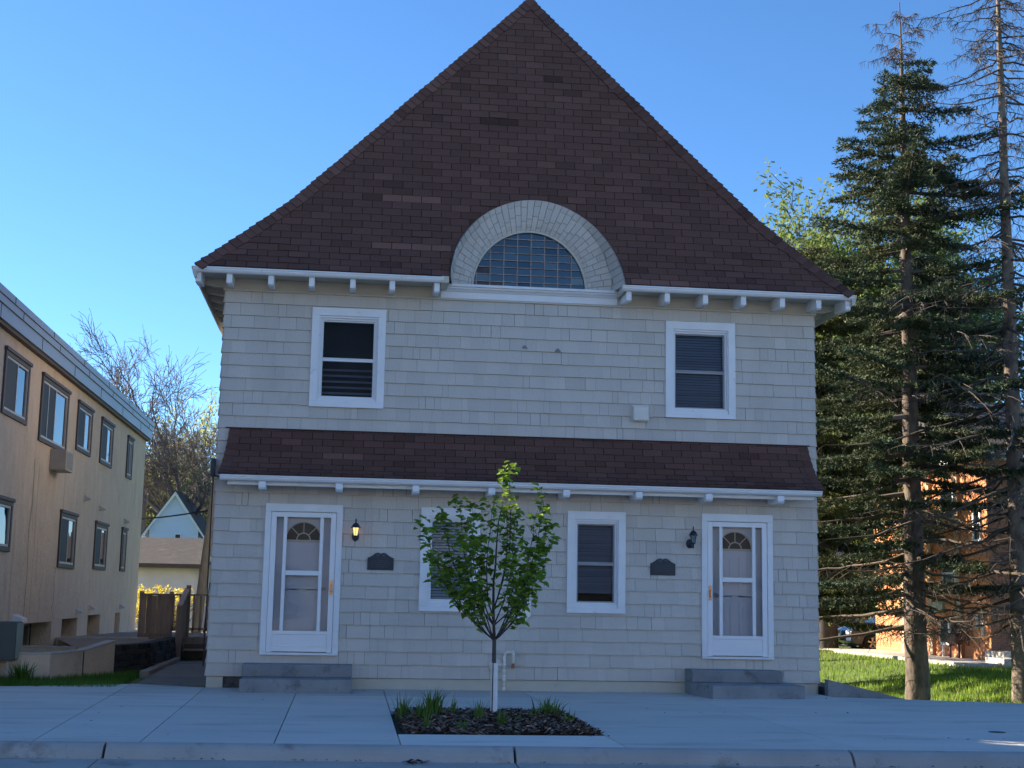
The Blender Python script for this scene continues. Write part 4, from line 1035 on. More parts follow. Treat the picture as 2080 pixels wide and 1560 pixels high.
# hairline cracks and wires down the stucco
mb = MB(); rr = random.Random(17)
for (y, z0, z1, w) in ((3.75, .1, 2.55, .006), (4.9, .05, 3.7, .012), (5.35, .9, 3.6, .006), (7.35, .8, 1.8, .012), (7.75, 2.9, 4.05, .006), (6.1, .77, 1.5, .006), (9.9, 3.0, 3.55, .005), (11.0, 2.0, 4.2, .004), (9.75, 3.6, 4.2, .004), (15.4, .9, 1.8, .004), (2.6, .2, 1.2, .006)):
    n = 9; P_ = [(y+rr.gauss(0, .025), z0+(z1-z0)*i/n) for i in range(n+1)]
    for i in range(n): mb.quad((TX+.004, P_[i][0], P_[i][1]), (TX+.004, P_[i][0]+w*2, P_[i][1]), (TX+.004, P_[i+1][0]+w*2, P_[i+1][1]), (TX+.004, P_[i+1][0], P_[i+1][1]))
mb.build('crack', M['crack'], tb)
for (y, z) in ((10.0, 3.35), (11.9, 3.25), (15.6, 3.15), (11.4, 1.0), (9.9, .93), (15.7, 1.0)):
    mb = MB(); mb.prism([(TX, y-.09, z+.06), (TX+.14, y-.09, z-.02), (TX+.14, y-.09, z-.035), (TX, y-.09, z-.06)], (0, .18, 0)); mb.build('wall_vent', M['alu'], tb)
mb = MB(); mb.prism([(TX, 4.05, .93), (TX+.16, 4.05, .86), (TX+.16, 4.05, .80), (TX, 4.05, .80)], (0, .45, 0)); mb.build('wall_vent', M['whitepaint'], tb)
mb = MB()
for k in range(5): mb.prism([(TX+.01, 3.3, .80-k*.055), (TX+.05, 3.3, .775-k*.055), (TX+.05, 3.3, .768-k*.055), (TX+.01, 3.3, .785-k*.055)], (0, .42, 0), .8)
mb.box(TX-.01, TX+.015, 3.26, 3.76, .53, .83, .35); mb.build('louver', M['alu'], tb)
t = thing('air_conditioner', (TX+.2, 6.5, 3.7), 'beige boxy air conditioner under the widest upstairs window of the tan block', 'air conditioner')
mb = MB(); mb.box(TX+.0, TX+.30, 6.20, 6.92, 3.62, 4.02); mb.build('casing', M['ac'], t, bevel=.012)
mb = MB(); 
for k in range(7): mb.box(TX+.04, TX+.26, 6.915, 6.925, 3.66+k*.048, 3.68+k*.048, .5)
for k in range(8): mb.box(TX+.298, TX+.303, 6.26+k*.08, 6.30+k*.08, 3.66, 3.98, .62)
mb.build('grille', M['ac'], t)
t = thing('utility_cabinet', (-7.75, 1.6, 0), 'grey-green utility cabinet on short legs against the tan wall', 'cabinet')
mb = MB(); mb.box(-8.02, -7.66, 1.55, 1.98, .27, .86); mb.build('cabinet', M['utility'], t, bevel=.015)
mb = MB(); mb.box(-7.655, -7.64, 1.57, 1.96, .30, .84); mb.build('door', M['utility2'], t); mb = MB(); [(lambda b: (b.box(x, x+.03, y, y+.04, -.05, .27), b.build('leg', M['alu'], t)))(MB()) for x in (-7.93, -7.78) for y in (1.6, 1.9)]

# low stucco wall round the light well
t = thing('low_wall', (-7.0, 2.4, 0), 'low tan stucco wall with pale cap around the basement windows', 'wall')
P1 = [(-8.28, 1.72, .36), (-7.16, 1.74, .36), (-6.80, 2.55, .385), (-6.44, 3.36, .52)]
def wallseg(mb, a, b, th, cap=False):
    A, B = Vector((a[0], a[1], 0)), Vector((b[0], b[1], 0)); d = (B-A).normalized(); n = Vector((-d.y, d.x, 0))*th; e = n*0
    if cap:
        o = Vector((d.y, -d.x, 0))*.015
        q = [A+o+Vector((0,0,a[2])), B+o+Vector((0,0,b[2])), B+n-o+Vector((0,0,b[2])), A+n-o+Vector((0,0,a[2]))]
        mb.poly(q); up = Vector((0, 0, .028)); mb.poly([p+up for p in q])
        for i in range(4): mb.quad(q[i], q[(i+1) % 4], q[(i+1) % 4]+up, q[i]+up)
    else:
        for (p, q, r, s) in ((A, B, 0, 0),): 
            mb.quad(A-Vector((0,0,.2)), B-Vector((0,0,.2)), B+Vector((0,0,b[2])), A+Vector((0,0,a[2])))
            mb.quad(B+n-Vector((0,0,.4)), A+n-Vector((0,0,.4)), A+n+Vector((0,0,a[2])), B+n+Vector((0,0,b[2])))
            mb.quad(B-Vector((0,0,.2)), B+n-Vector((0,0,.2)), B+n+Vector((0,0,b[2])), B+Vector((0,0,b[2])))
mb = MB(); mc = MB()
for a, b in zip(P1[:-1], P1[1:]): wallseg(mb, a, b, .14); wallseg(mc, a, b, .14, True)
wallseg(mb, (-8.28, 4.55, .36), (-7.3, 4.55, .36), .12); wallseg(mc, (-8.28, 4.55, .36), (-7.3, 4.55, .36), .12, True)
wallseg(mb, (-8.28, 7.8, .42), (-6.5, 7.8, .44), .14); wallseg(mc, (-8.28, 7.8, .42), (-6.5, 7.8, .44), .14, True)
mb.build('panel', M['stucco2'], t); mc.build('cap', M['cap'], t)
mb = MB(); mb.box(-6.805, -6.79, 2.53, 2.555, .0, .39); mb.build('joint', M['crack'], t)

# dark stone retaining wall and the deck
t = thing('stone_wall', (-6.2, 5.5, 0), 'dark stacked stone retaining wall beside the walkway', 'wall')
S = [(-6.42, 3.40), (-6.06, 4.7), (-5.98, 8.45)]
mb = MB(); rr = random.Random(41)
for (a, b) in zip(S[:-1], S[1:]):
    A, B = Vector((*a, 0)), Vector((*b, 0)); d = (B-A); L = d.length; d.normalize(); n = Vector((d.y, -d.x, 0))
    for k in range(6):
        u = -rr.uniform(0, .2) if k % 2 else 0
        u = max(u, 0)
        while u < L-.01:
            w = rr.uniform(.18, .42); w = min(w, L-u); z0 = -.08+k*.092; dd = rr.uniform(0, .03)+.012*(5-k)
            p = A+d*(u+.006); q = A+d*(u+w-.006); o = n*dd; I = -n*.2
            mb.prism([tuple(v+Vector((0, 0, z0))) for v in (p+o, q+o, q+I, p+I)], (0, 0, .086), rr.uniform(.6, 1.5)); u += w
mb.build('stones', M['fstone'] if False else mat('dark_wall_stone', (.050,.045,.042), .95, (.025,.023,.022), 9, bump=1., bscale=14), t, bevel=.012)
mb = MB(); mb.poly([(-8.3, 7.95, .425), (-6.1, 7.95, .425), (-6.1, 20, .30), (-8.3, 20, .30)]); mb.poly([(-6.50, 3.45, .40), (-6.14, 4.7, .42), (-6.1, 7.95, .425), (-8.3, 7.95, .425), (-7.3, 4.6, .36)])
tag(mb.build('raised_ground', M['path']), kind='structure')
mb = MB(); mb.poly([(-4.66, 9.4, .3), (-4.66, 22, .3), (-8.3, 22, .3), (-8.3, 20, .3), (-6.1, 20, .3), (-6.1, 9.4, .3)]); tag(mb.build('back_yard', M['turf']), kind='structure')

deck = thing('deck', (-5.7, 9.5, 0), 'brown wooden deck with steps and railing between the buildings', 'deck')
mb = MB()
for k in range(14): mb.box(-6.75+k*.149, -6.75+k*.149+.140, 8.55, 12.0, .435, .465, rnd.uniform(.8, 1.2))
mb.box(-6.75, -4.66, 8.50, 8.549, .33, .45); mb.build('floor', M['wood'], deck)
mb = MB(); mb.box(-5.86, -4.66, 8.20, 8.49, .20, .235, 1.1); mb.box(-5.86, -4.66, 8.45, 8.49, .05, .20, .5); mb.box(-5.86, -4.66, 8.50, 8.54, .235, .33, .5); mb.build('step', M['wood'], deck)
mb = MB(); mb.box(-6.72, -4.68, 11.9, 11.96, 1.30, 1.34); mb.box(-6.72, -4.68, 11.9, 11.94, .53, .58); 
for k in range(14): mb.box(-6.70+k*.152, -6.70+k*.152+.05, 11.90, 11.94, .5, 1.32, rnd.uniform(.8, 1.2))
mb.build('railing', M['wood'], deck)
mb = MB(); pr = random.Random(6)
for k in range(6): 
    x = -6.78+k*.104; mb.box(x, x+.098, 8.60+.012*(k % 2), 8.635+.012*(k % 2), .40, 1.30+pr.uniform(-.01, .012), pr.uniform(.75, 1.25))
mb.box(-6.80, -5.55, 8.56, 8.66, 1.30, 1.335)
for x in (-6.80, -6.20): mb.box(x-.03, x+.05, 8.64, 8.72, .40, 1.38, 1.1)
mb.box(-6.82, -6.16, 8.59, 8.62, .44, .53, .9)
for x in (-6.02, -5.86): mb.box(x, x+.055, 8.60, 8.64, .44, 1.30, .9)
mb.build('privacy_panel', M['wood'], deck)
mb = MB(); mb.box(-5.98, -5.87, 7.86, 7.97, -.05, 1.10); mb.build('post', M['wood'], deck, bevel=.006)
mb = MB(); mb.box(-5.93, -5.84, 8.95, 9.04, .40, 1.52, 1.1); mb.build('post', M['wood'], deck, bevel=.006)
mb = MB(); mb.prism([(-5.965, 7.84, 1.09), (-5.965, 9.0, 1.42), (-5.965, 9.0, 1.46), (-5.965, 7.84, 1.13)], (.10, 0, 0), 1.6)
mb.prism([(-5.93, 7.9, .22), (-5.93, 9.0, .62), (-5.93, 9.0, 1.40), (-5.93, 7.9, 1.08)], (.03, 0, 0), .8)
mb.build('stair_rail', M['wood'], deck)
t = thing('patio_chair', (-5.15, 10.4, .465), 'dark patio chair on the deck behind the railing', 'chair')
mb = MB(); 
for x in (-5.35, -5.0):
    for y in (10.2, 10.6): mb.tube([(x, y, .465), (x, y, .90)], .014, 5)
mb.box(-5.37, -4.98, 10.18, 10.62, .86, .89); mb.build('frame', M['iron'], t)
mb = MB(); mb.prism([(-5.37, 10.60, .9), (-5.37, 10.63, .9), (-5.37, 10.72, 1.26), (-5.37, 10.69, 1.26)], (.39, 0, 0)); mb.build('backrest', M['iron'], t)

# leaning weathered pole, cable
t = thing('utility_pole', (-6.2, 14, 0), 'weathered wooden pole leaning behind the deck at the house corner', 'pole')
mb = MB(); n = 14; mb.tube([(-6.22+.345*i/n, 14, .2+4.3*i/n) for i in range(n+1)], [.125-.0025*i for i in range(n+1)], 12); mb.build('shaft', M['pole'], t, smooth=True)
mb = MB(); mb.tube([(-6.02+.30*i/8, 13.9, .2+3.9*i/8) for i in range(9)], .025, 6, .8); mb.build('conduit', M['iron'], t)
mb = MB(); mb.tube([(-10.2+4.1*i/12, 19.5, 3.36+.45*(i/12)**1.3-.10*math.sin(math.pi*i/12)) for i in range(13)], .022, 5); mb.tube([(-6.1, 19.5, 3.81), (-5.6, 19.6, 3.95), (-4.0, 19.8, 4.3)], .03, 5); tag(mb.build('overhead_cable', M['cable']), 'black overhead cable crossing in front of the blue gable', 'cable')

# garage and blue house in the back
t = thing('garage', (-7.5, 28, 0), 'white garage with low brown shingle roof behind the deck', 'garage')
mb = MB(); mb.box(-14.0, -7.62, 28, 34, -.1, 2.45); mb.box(-7.62, -4.5, 28.2, 28.3, -.1, 2.4, .94); mb.build('wall', M['gwall'], t)
mb = MB(); mb.prism([(-14.3, 27.6, 2.33), (-14.3, 31, 3.35), (-14.3, 34.4, 2.33), (-14.3, 34.4, 2.25), (-14.3, 27.6, 2.25)], (6.75, 0, 0)); mb.prism([(-7.55, 27.6, 2.43), (-7.55, 30.5, 3.45), (-7.55, 30.5, 2.3), (-7.55, 27.6, 2.35)], (3.4, 0, 0), 1.1); mb.build('roof', M['groof'], t)
mb = MB(); mb.box(-14.3, -7.56, 27.54, 27.6, 2.20, 2.345); mb.box(-7.54, -4.1, 27.50, 27.59, 2.33, 2.44); mb.build('fascia', M['brownframe'], t)
mb = MB(); mb.box(-7.60, -7.52, 27.75, 27.83, -.1, 2.35); mb.build('post', M['brownframe'], t)
t = thing('gable_house', (-12.4, 60, 0), 'light blue clapboard house with white-trimmed gable beyond the garage', 'house')
mb = MB(); z = 0
gx, gz, hw, ez = -12.40, 6.95, 1.45, 4.85
k = 0
while z < gz-.05:
    w0 = 1.35 if z < ez else hw*(gz-z)/(gz-ez); w1 = 1.35 if z+.13 < ez else hw*(gz-z-.13)/(gz-ez); w1 = max(w1, .01); w0 = min(w0, 1.35) if z < ez else w0; w1 = min(w1, w0)
    mb.quad((gx-w0, 59.97, z), (gx+w0, 59.97, z), (gx+w1, 60.0, z+.13), (gx-w1, 60.0, z+.13)); mb.quad((gx-w0, 60.0, z), (gx+w0, 60.0, z), (gx+w0, 59.97, z), (gx-w0, 59.97, z), .5); z += .13
mb.box(gx-1.35, gx+1.35, 60.01, 68, 0, 4.8); mb.build('wall', M['blue'], t)
mb = MB()
for s in (-1, 1):
    mb.prism([(gx, 59.7, gz+.14), (gx+s*(hw+.28), 59.7, ez-.26), (gx+s*(hw+.28), 59.7, ez-.42), (gx, 59.7, gz-.10)], (0, .28, 0))
mb.build('bargeboard', M['white'], t)
mb = MB()
for s in (-1, 1): mb.prism([(gx, 59.65, gz+.22), (gx+s*(hw+.33), 59.65, ez-.24), (gx+s*(hw+.33), 59.65, ez-.30), (gx, 59.65, gz+.15)], (0, 9, 0))
mb.build('roof', M['groof'], t)
mb = MB(); mb.box(gx+.05, gx+.42, 59.9, 59.96, 4.0, 4.72); w_ = mb.build('window', M['white'], t); mb = MB(); mb.box(gx+.11, gx+.37, 59.88, 59.91, 4.06, 4.66); mb.build('pane', M['blind_win'], w_)
mb = MB(); mb.tube([(gx-hw-.2, 59.75, ez-.3), (gx-1.38, 59.9, ez-.55), (gx-1.38, 59.9, 2)], .06, 6); mb.build('downspout', M['white'], t)
mb = MB(); mb.box(gx-5.5, gx-1.6, 61, 68, 0, 3.5); mb.box(gx+1.6, gx+6, 61, 68, 0, 3.8); mb.build('wing', M['blue'], t)

# unseen buildings added to shade the street and bounce light onto the facade
t = thing('shade_block', (-20, 2, 0), 'unseen brick block added left of the view to shade the sidewalk', 'building')
mb = MB(); mb.box(-30, -14.1, -4.9, 9, -.3, 9.28); mb.box(-14.4, -14.1, -4.9, 3.0, 9.28, 12); mb.box(-14.4, -14.1, 3.58, 9, 9.28, 12); mb.build('wall', M['brick_shade'], t)  # thin fins added to cast shade, notch left for sun on the sapling
mb = MB(); mb.box(-14.45, -14.05, -5.0, 2.99, 12, 12.12); mb.box(-14.45, -14.05, 3.59, 9.1, 12, 12.12); mb.build('shade_fin_cap', M['cap'], t)
mb = MB()
for y in (-3, 0, 3, 6):
    for z in (1.2, 4, 6.6): mb.box(-14.12, -14.06, y, y+1.1, z, z+1.5)
mb.build('window', M['brownframe'], t)
t = thing('bounce_shop_row', (0, -42, 0), 'unseen row of low shops across the street, made pale to bounce light', 'building')
mb = MB(); rr = random.Random(77); x = -45
while x < 50:
    w = rr.uniform(8, 13); mb.box(x, x+w-.05, -50, -40, -.3, rr.uniform(7, 10.5), rr.uniform(.7, 1.1)); x += w
mb.build('wall', mat('pale_render', (.66,.645,.60), .9, (.58,.57,.53), 3), t)  # pale colour makes the unseen shops reflect sun back at the house
mb = MB(); x = -44
while x < 48: mb.box(x, x+2.4, -39.98, -39.9, .4, 2.6); mb.box(x+.5, x+1.6, -39.98, -39.9, 4.2, 5.9); x += 3.7
mb.build('window', M['blind_win'], t)

# ------------------------------------------------------------------ trees
def grow(mb, p, d, L, r, depth, rr, tips, spread=.55, up=.15, ratio=.74, minr=.012, kids=(2, 3), wob=.13, n0=6):
    n = 4; pts = [p]; q = p.copy(); dd = d.copy()
    for i in range(n):
        dd = (dd+Vector((rr.gauss(0, wob), rr.gauss(0, wob), rr.gauss(0, wob)+up*.12))).normalized(); q = q+dd*(L/n); pts.append(q.copy())
    r1 = r*.72
    mb.tube(pts, [max(minr, r+(r1-r)*i/n) for i in range(n+1)], n0 if r > .08 else (4 if r > .03 else 3), cap=False)
    if depth == 0: tips.append((q, dd)); return
    k = rr.randint(*kids)
    for j in range(k+1):
        if j == k:
            base, bd, ll, rr_ = q, dd, L*ratio*rr.uniform(.9, 1.1), r1*.85
            a = rr.gauss(0, .12)
        else:
            f = rr.uniform(.45, 1.0); idx = min(n, max(1, int(f*n))); base = pts[idx]; bd = dd; ll = L*ratio*rr.uniform(.65, 1.05); rr_ = r1*rr.uniform(.5, .72)
            a = spread*rr.uniform(.7, 1.4)
        ax = bd.cross(Vector((rr.uniform(-1, 1), rr.uniform(-1, 1), rr.uniform(-1, 1)))).normalized()
        nd = (Matrix.Rotation(a, 3, ax) @ bd); nd.z += up*.3; nd.normalize()
        grow(mb, base, nd, ll, max(rr_, minr), depth-1, rr, tips, spread, up, ratio, minr, kids, wob, n0)
        if j < k: tips.append((base, bd)) if False else None
def bare_tree(name, loc, H, r, seed, label, cat, m, depth=6, lean=(0, 0), spread=.55, leaves=None, nleaf=3, lsize=.2, group=None, minr=.016, ratio=.76, forks=None, trunk=.25, kids=(2, 3), tw=1.0):
    rr = random.Random(seed); t = thing(name, loc, label, cat, group); tips = []; mb = MB(); b = MB()
    base = Vector(loc); top = base+Vector((lean[0], lean[1], 1)).normalized()*H*trunk
    mb.tube([base-Vector((0, 0, .3)), base.lerp(top, .3), base.lerp(top, .7), top], [r*1.15, r, r*.9, r*.8], 9, cap=False)
    for (dx, dy, ll, rad) in (forks or [(-.45, .1, .30, .55), (.1, .3, .34, .7), (.5, -.1, .28, .5), (-.1, -.4, .25, .45)]):
        grow(b, top-Vector((0, 0, rr.uniform(0, .12)*H)), Vector((dx, dy, 1)).normalized(), H*ll, r*rad, depth, rr, tips, spread, .12, ratio, minr, kids, .15)
    mb.build('trunk', m, t, smooth=True); b.build('branches', m, t)
    if leaves:
        V = []; T = []
        for (q, d) in tips:
            for _ in range(nleaf):
                c = q+Vector((rr.gauss(0, .35*tw), rr.gauss(0, .35*tw), rr.gauss(0, .3*tw))); s = lsize*rr.uniform(.5, 1.3)
                a = Vector((rr.uniform(-1, 1), rr.uniform(-1, 1), rr.uniform(-1, 1))).normalized()*s; e = a.orthogonal().normalized()*s*.6
                V += [c-a, c+e, c+a, c-e]; T.append(rr.uniform(.6, 1.35))
        fast_mesh('leaves', V, 4, T, leaves, t)
    return t
bare_tree('bare_tree', (-12.2, 66, .2), 17.0, .46, 5, 'large leafless tree rising behind the blue gable house', 'tree', M['bark_far'], kids=(1, 2), depth=8, forks=[(-.42, .1, .22, .55), (.02, .3, .25, .7), (.62, -.1, .23, .6), (-.15, -.4, .2, .45), (.95, .2, .2, .4), (-.95, 0, .18, .35)], trunk=.27, minr=.014, ratio=.81)
bare_tree('bare_tree', (-15.6, 70, .2), 15.8, .36, 9, 'thinner leafless tree showing above the tan block roof', 'tree', M['bark_far'], kids=(1, 2), depth=7, forks=[(-.38, 0, .22, .55), (.25, .1, .24, .6), (.75, .2, .18, .4)], trunk=.30, minr=.014, ratio=.81)
bare_tree('budding_tree', (-15.1, 86, 0), 16.0, .38, 14, 'round tree with yellow-green buds behind the leafless tree', 'tree', M['bark_far'], depth=5, leaves=M['budleaf'], nleaf=11, lsize=.125, forks=[(-.5, 0, .26, .5), (0, .2, .3, .6), (.5, .1, .26, .5), (-.8, .2, .2, .4), (.85, -.1, .2, .4)], trunk=.28, minr=.02, kids=(2, 3), tw=1.1)
bare_tree('budding_tree', (-20.5, 96, 0), 12.4, .3, 15, 'lower budding tree at the far corner of the tan block', 'tree', M['bark_far'], depth=5, leaves=M['budleaf'], nleaf=10, lsize=.14, trunk=.2, minr=.02, tw=1.2)

def forsythia():
    rr = random.Random(55); t = thing('forsythia', (-8.0, 21, .1), 'yellow flowering forsythia bush at the rear corner of the tan block', 'bush'); mb = MB(); V = []; T = []
    for k in range(110):
        a = rr.uniform(0, 6.283); b = Vector((-8.05+rr.gauss(0, .30), 20.9+rr.gauss(0, .35), .1)); d = Vector((math.cos(a)*rr.uniform(.1, .55), math.sin(a)*.4, 1)).normalized(); L = rr.uniform(.9, 2.15)
        pts = [b+d*L*f+Vector((math.cos(a), math.sin(a), 0))*.35*f*f*L*.6-Vector((0, 0, .25*f*f*f*L)) for f in (0, .25, .5, .75, 1)]
        mb.tube(pts, [.012, .010, .008, .007, .005], 3, cap=False)
        for i in range(int(26*L)):
            f = rr.uniform(.22, 1); j = min(3, int(f*4)); c = pts[j].lerp(pts[j+1], f*4-j)+Vector((rr.gauss(0, .04), rr.gauss(0, .04), rr.gauss(0, .04))); s = rr.uniform(.02, .045)
            e = Vector((rr.uniform(-1, 1), rr.uniform(-1, 1), rr.uniform(-1, 1))).normalized()*s; o = e.orthogonal().normalized()*s*.7; V += [c-e, c+o, c+e, c-o]; T.append(rr.uniform(.6, 1.2))
    mb.build('stems', M['bark_far'], t); fast_mesh('blossom', V, 4, T, M['forsythia'], t)
forsythia()

M['deadbr'] = mat('dead_branch', (.10,.082,.068), .95, (.055,.046,.04), 3)
def conifer(loc, H, Rb, zc, seed, label, m, r0=.24, needles=1.0, dead_below=0., top_bare=0., dens=1., sway=0., bark=None, droop=.16, group=None, name='spruce_tree', upturn=.12, gap=.30, lopsided=0., ragged=0.):
    rr = random.Random(seed); t = thing(name, loc, label, 'tree', group); base = Vector(loc); tr = MB(); br = MB(); dead = MB()
    bark = bark or M['bark_spr']
    n = 26; ax = [base+Vector((sway*math.sin(i*.5)*.5+rr.gauss(0, .008), rr.gauss(0, .008), H*i/n-.4*(i == 0))) for i in range(n+1)]
    tr.tube(ax, [max(.012, r0*(1-i/n)**.85*(1.12 if i == 0 else 1)) for i in range(n+1)], 12, cap=False)
    C = []; S = []
    z = zc
    while z < H-.25:
        f = min(1, (z-zc)/(H-top_bare*.75-zc)); k = rr.randint(3, 5); a0 = rr.uniform(0, 6.28)
        for j in range(k):
            a = a0+6.283*j/k+rr.gauss(0, .3); zz = z+rr.uniform(-.1, .1)
            prof = max(.16, (1-f)**.55)*(.80+.20*min(1, f*5+.2)); L = Rb*prof*rr.choice([.45, .7, .9, 1.0, 1.1, 1.25])*rr.uniform(.85, 1.12)+.12
            if lopsided: L *= 1+lopsided*math.cos(a)
            if ragged and rr.random() < ragged*.45: L *= rr.uniform(.35, .8)
            L *= 1+.24*math.sin(2*a+z*1.7+seed)*math.sin(z*2.1+a+seed*.7)+(.25 if rr.random() < .08 else 0)
            bare = zz > H-top_bare; isdead = bare or rr.random() < (dead_below-zz)/max(dead_below, .1)*1.15
            d = Vector((math.cos(a), math.sin(a), 0)); s0 = base+Vector((0, 0, zz)); m_ = 8; dr_ = droop*rr.uniform(.5, 1.5)+.10*(1-f)
            wb = .045 if isdead else .012
            pts = [s0+d*L*i/m_+Vector((rr.gauss(0, wb), rr.gauss(0, wb), rr.gauss(0, wb*.6)-dr_*L*(i/m_)**1.1+upturn*L*(i/m_)**2.4+.04*L)) for i in range(m_+1)]
            rb = (.012+.013*L)*(.66 if isdead else 1)
            (dead if isdead else br).tube(pts, [max(.006, rb*(1-.85*i/m_)) for i in range(m_+1)], 5, cap=False, t=rr.uniform(.6, 1.5))
            side = Vector((-d.y, d.x, 0))
            if isdead:
                for i in range(1, m_+1):
                    for sgn in (-1, 1, -1, 1):
                        if rr.random() < .45: continue
                        l2 = rr.uniform(.15, .55)*L*.45; q = pts[i]; e = (d*.55+side*sgn*rr.uniform(.4, 1)+Vector((0, 0, -rr.uniform(.0, .5)))).normalized()
                        w = [q+e*l2*x+Vector((0, 0, -.22*l2*x*x)) for x in (0, .35, .7, 1)]; dead.tube(w, [.008, .006, .005, .004], 3, cap=False, t=rr.uniform(.6, 1.6))
                        for x in (.25, .5, .75, 1.0):
                            if rr.random() < .6: g = q+e*l2*x; dead.tube([g, g+Vector((rr.uniform(-.1, .1), rr.uniform(-.1, .1), -rr.uniform(.05, .22)))], [.005, .003], 3, cap=False)
                continue
            npos = max(3, int(L/.105*dens))
            for i in range(npos):
                u = .16+.84*i/(npos-1) if npos > 1 else 1; ii = min(m_-1, int(u*m_)); p = pts[ii].lerp(pts[ii+1], u*m_-ii)
                tl = (.16+.34*(1-u)**.7*min(1.6, L))*rr.uniform(.6, 1.25)
                for sgn in (-1, 1):
                    e = (d*rr.uniform(.5, .9)+side*sgn+Vector((0, 0, rr.uniform(-.35, .12)))).normalized(); ns = max(2, int(tl/.062))
                    if rr.random() < .08: continue
                    for q in range(ns):
                        w = p+e*tl*(q+.6)/ns+Vector((0, 0, -.10*((q+1)/ns)**2*tl)); C.append(w); S.append(e)
                if u > .9: C.append(p+d*.05); S.append(d)
                if rr.random() < .3: C.append(p+Vector((0, 0, .04))); S.append(d+Vector((0, 0, .5)))
        z += gap*rr.uniform(.75, 1.25)
    tr.build('trunk', bark, t, smooth=True)
    if br.v: br.build('limbs', M['bark_far'], t)
    if dead.v: dead.build('dead_branches', M['deadbr'] if name != 'spruce_tree' else M['deadtwig'], t)
    if C and needles:
        g = np.random.default_rng(seed); C = np.array(C, dtype=np.float32); S = np.array(S, dtype=np.float32); k = 6
        C = np.repeat(C, k, 0); S = np.repeat(S, k, 0); N = len(C)
        d = S*.8+g.normal(0, .55, (N, 3)); d[:, 2] += .15; d /= np.linalg.norm(d, axis=1, keepdims=True)
        w = np.cross(d, g.normal(0, 1, (N, 3))); w /= np.linalg.norm(w, axis=1, keepdims=True)
        L = g.uniform(.055, .125, (N, 1))*needles; W_ = g.uniform(.012, .022, (N, 1))*needles
        c = C+g.normal(0, .022, (N, 3)); V = np.stack([c-w*W_, c+w*W_, c+d*L], 1)
        tint = np.repeat(g.uniform(.55, 1.45, N//k), k)*g.uniform(.8, 1.2, N); brown = np.repeat(g.uniform(0, 1, N//k) < .06, k); tint = np.where(brown, tint*1.5, tint)
        fast_mesh('crown', V.reshape(-1, 3), 3, tint, m, t)
    return t
conifer((10.12, 9.5, -.75), 16.5, 4.1, 1.6, 101, 'tall spruce with thick lit trunk and bare spiky top', M['needle'], r0=.27, dead_below=7.4, top_bare=1.5, gap=.33, dens=1.15, droop=.10, ragged=.5)
conifer((11.86, 8.0, -.6), 18.5, 3.1, 1.6, 102, 'dead leafless conifer at the right edge with pale trunk', M['needle'], r0=.235, needles=0, dead_below=99, bark=M['bark_dead'], name='dead_conifer', droop=.30, upturn=.18, gap=.28)
conifer((9.95, 16.5, -.4), 12.0, 3.9, 1.3, 103, 'olive-green spruce filling the gap right beside the house wall', M['needle2'], r0=.2, gap=.26, dens=1.05, needles=1.15, droop=.12)
conifer((13.35, 17.5, -.3), 11.0, 3.0, 5.8, 104, 'dark spruce behind the two tall front conifers', M['needle'], r0=.2, gap=.28, dens=1.0, needles=1.1)
bare_tree('spring_tree', (12.6, 24, -.2), 9.4, .2, 29, 'leafy yellow-green tree filling in behind the right house corner', 'tree', M['bark'], depth=5, leaves=M['budleaf2'], nleaf=9, lsize=.085, forks=[(-.6, 0, .26, .5), (0, .2, .28, .6), (.6, .1, .25, .5), (-.9, .2, .22, .4)], trunk=.2, minr=.012, ratio=.76, kids=(2, 3), tw=.8)
bare_tree('spring_tree', (16.6, 34, .0), 17.0, .42, 23, 'tall tree with fresh light green leaves peeking over the roof slope', 'tree', M['bark'], depth=6, leaves=M['budleaf2'], nleaf=30, lsize=.125, forks=[(-.45, 0, .27, .5), (-.2, .2, .29, .6), (.12, .1, .28, .5), (-.62, .2, .25, .4), (.35, -.3, .24, .4), (-.3, -.3, .26, .4)], trunk=.26, minr=.015, ratio=.79, kids=(2, 2), tw=.9)

# ------------------------------------------------------------------ brick building on the right
BX, BY = 16.87, 20.0
t = thing('brick_building', (BX+5, BY+5, 0), 'orange brick apartment building behind the conifers, sunlit on its left side', 'building')
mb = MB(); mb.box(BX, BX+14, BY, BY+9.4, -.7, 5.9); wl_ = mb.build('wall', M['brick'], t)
mb = MB(); mb.box(BX+.02, BX+14, BY-.012, BY-.004, -.7, 5.9); mb.build('front_wall', M['brick_shade'], t)
mb = MB()
for y in (21.9, 24.1, 26.5): mb.box(BX-.10, BX, y, y+.30, -.5, 5.88)
mb.build('pilaster', M['brick'], t)
mb = MB(); mb.box(BX-.5, BX+14.4, BY-.5, BY+9.8, 5.9, 6.15); mb.build('eave', M['white'], t)
mb = MB(); mb.prism([(BX-.6, BY-.6, 6.15), (BX+14.5, BY-.6, 6.15), (BX+14.5, BY+9.9, 6.15), (BX-.6, BY+9.9, 6.15)], (0, 0, .04)); mb.prism([(BX-.55, BY-.5, 6.2), (BX-.55, BY+4.7, 8.4), (BX-.55, BY+9.8, 6.2)], (14.9, 0, 0)); mb.build('roof', M['groof'], t)
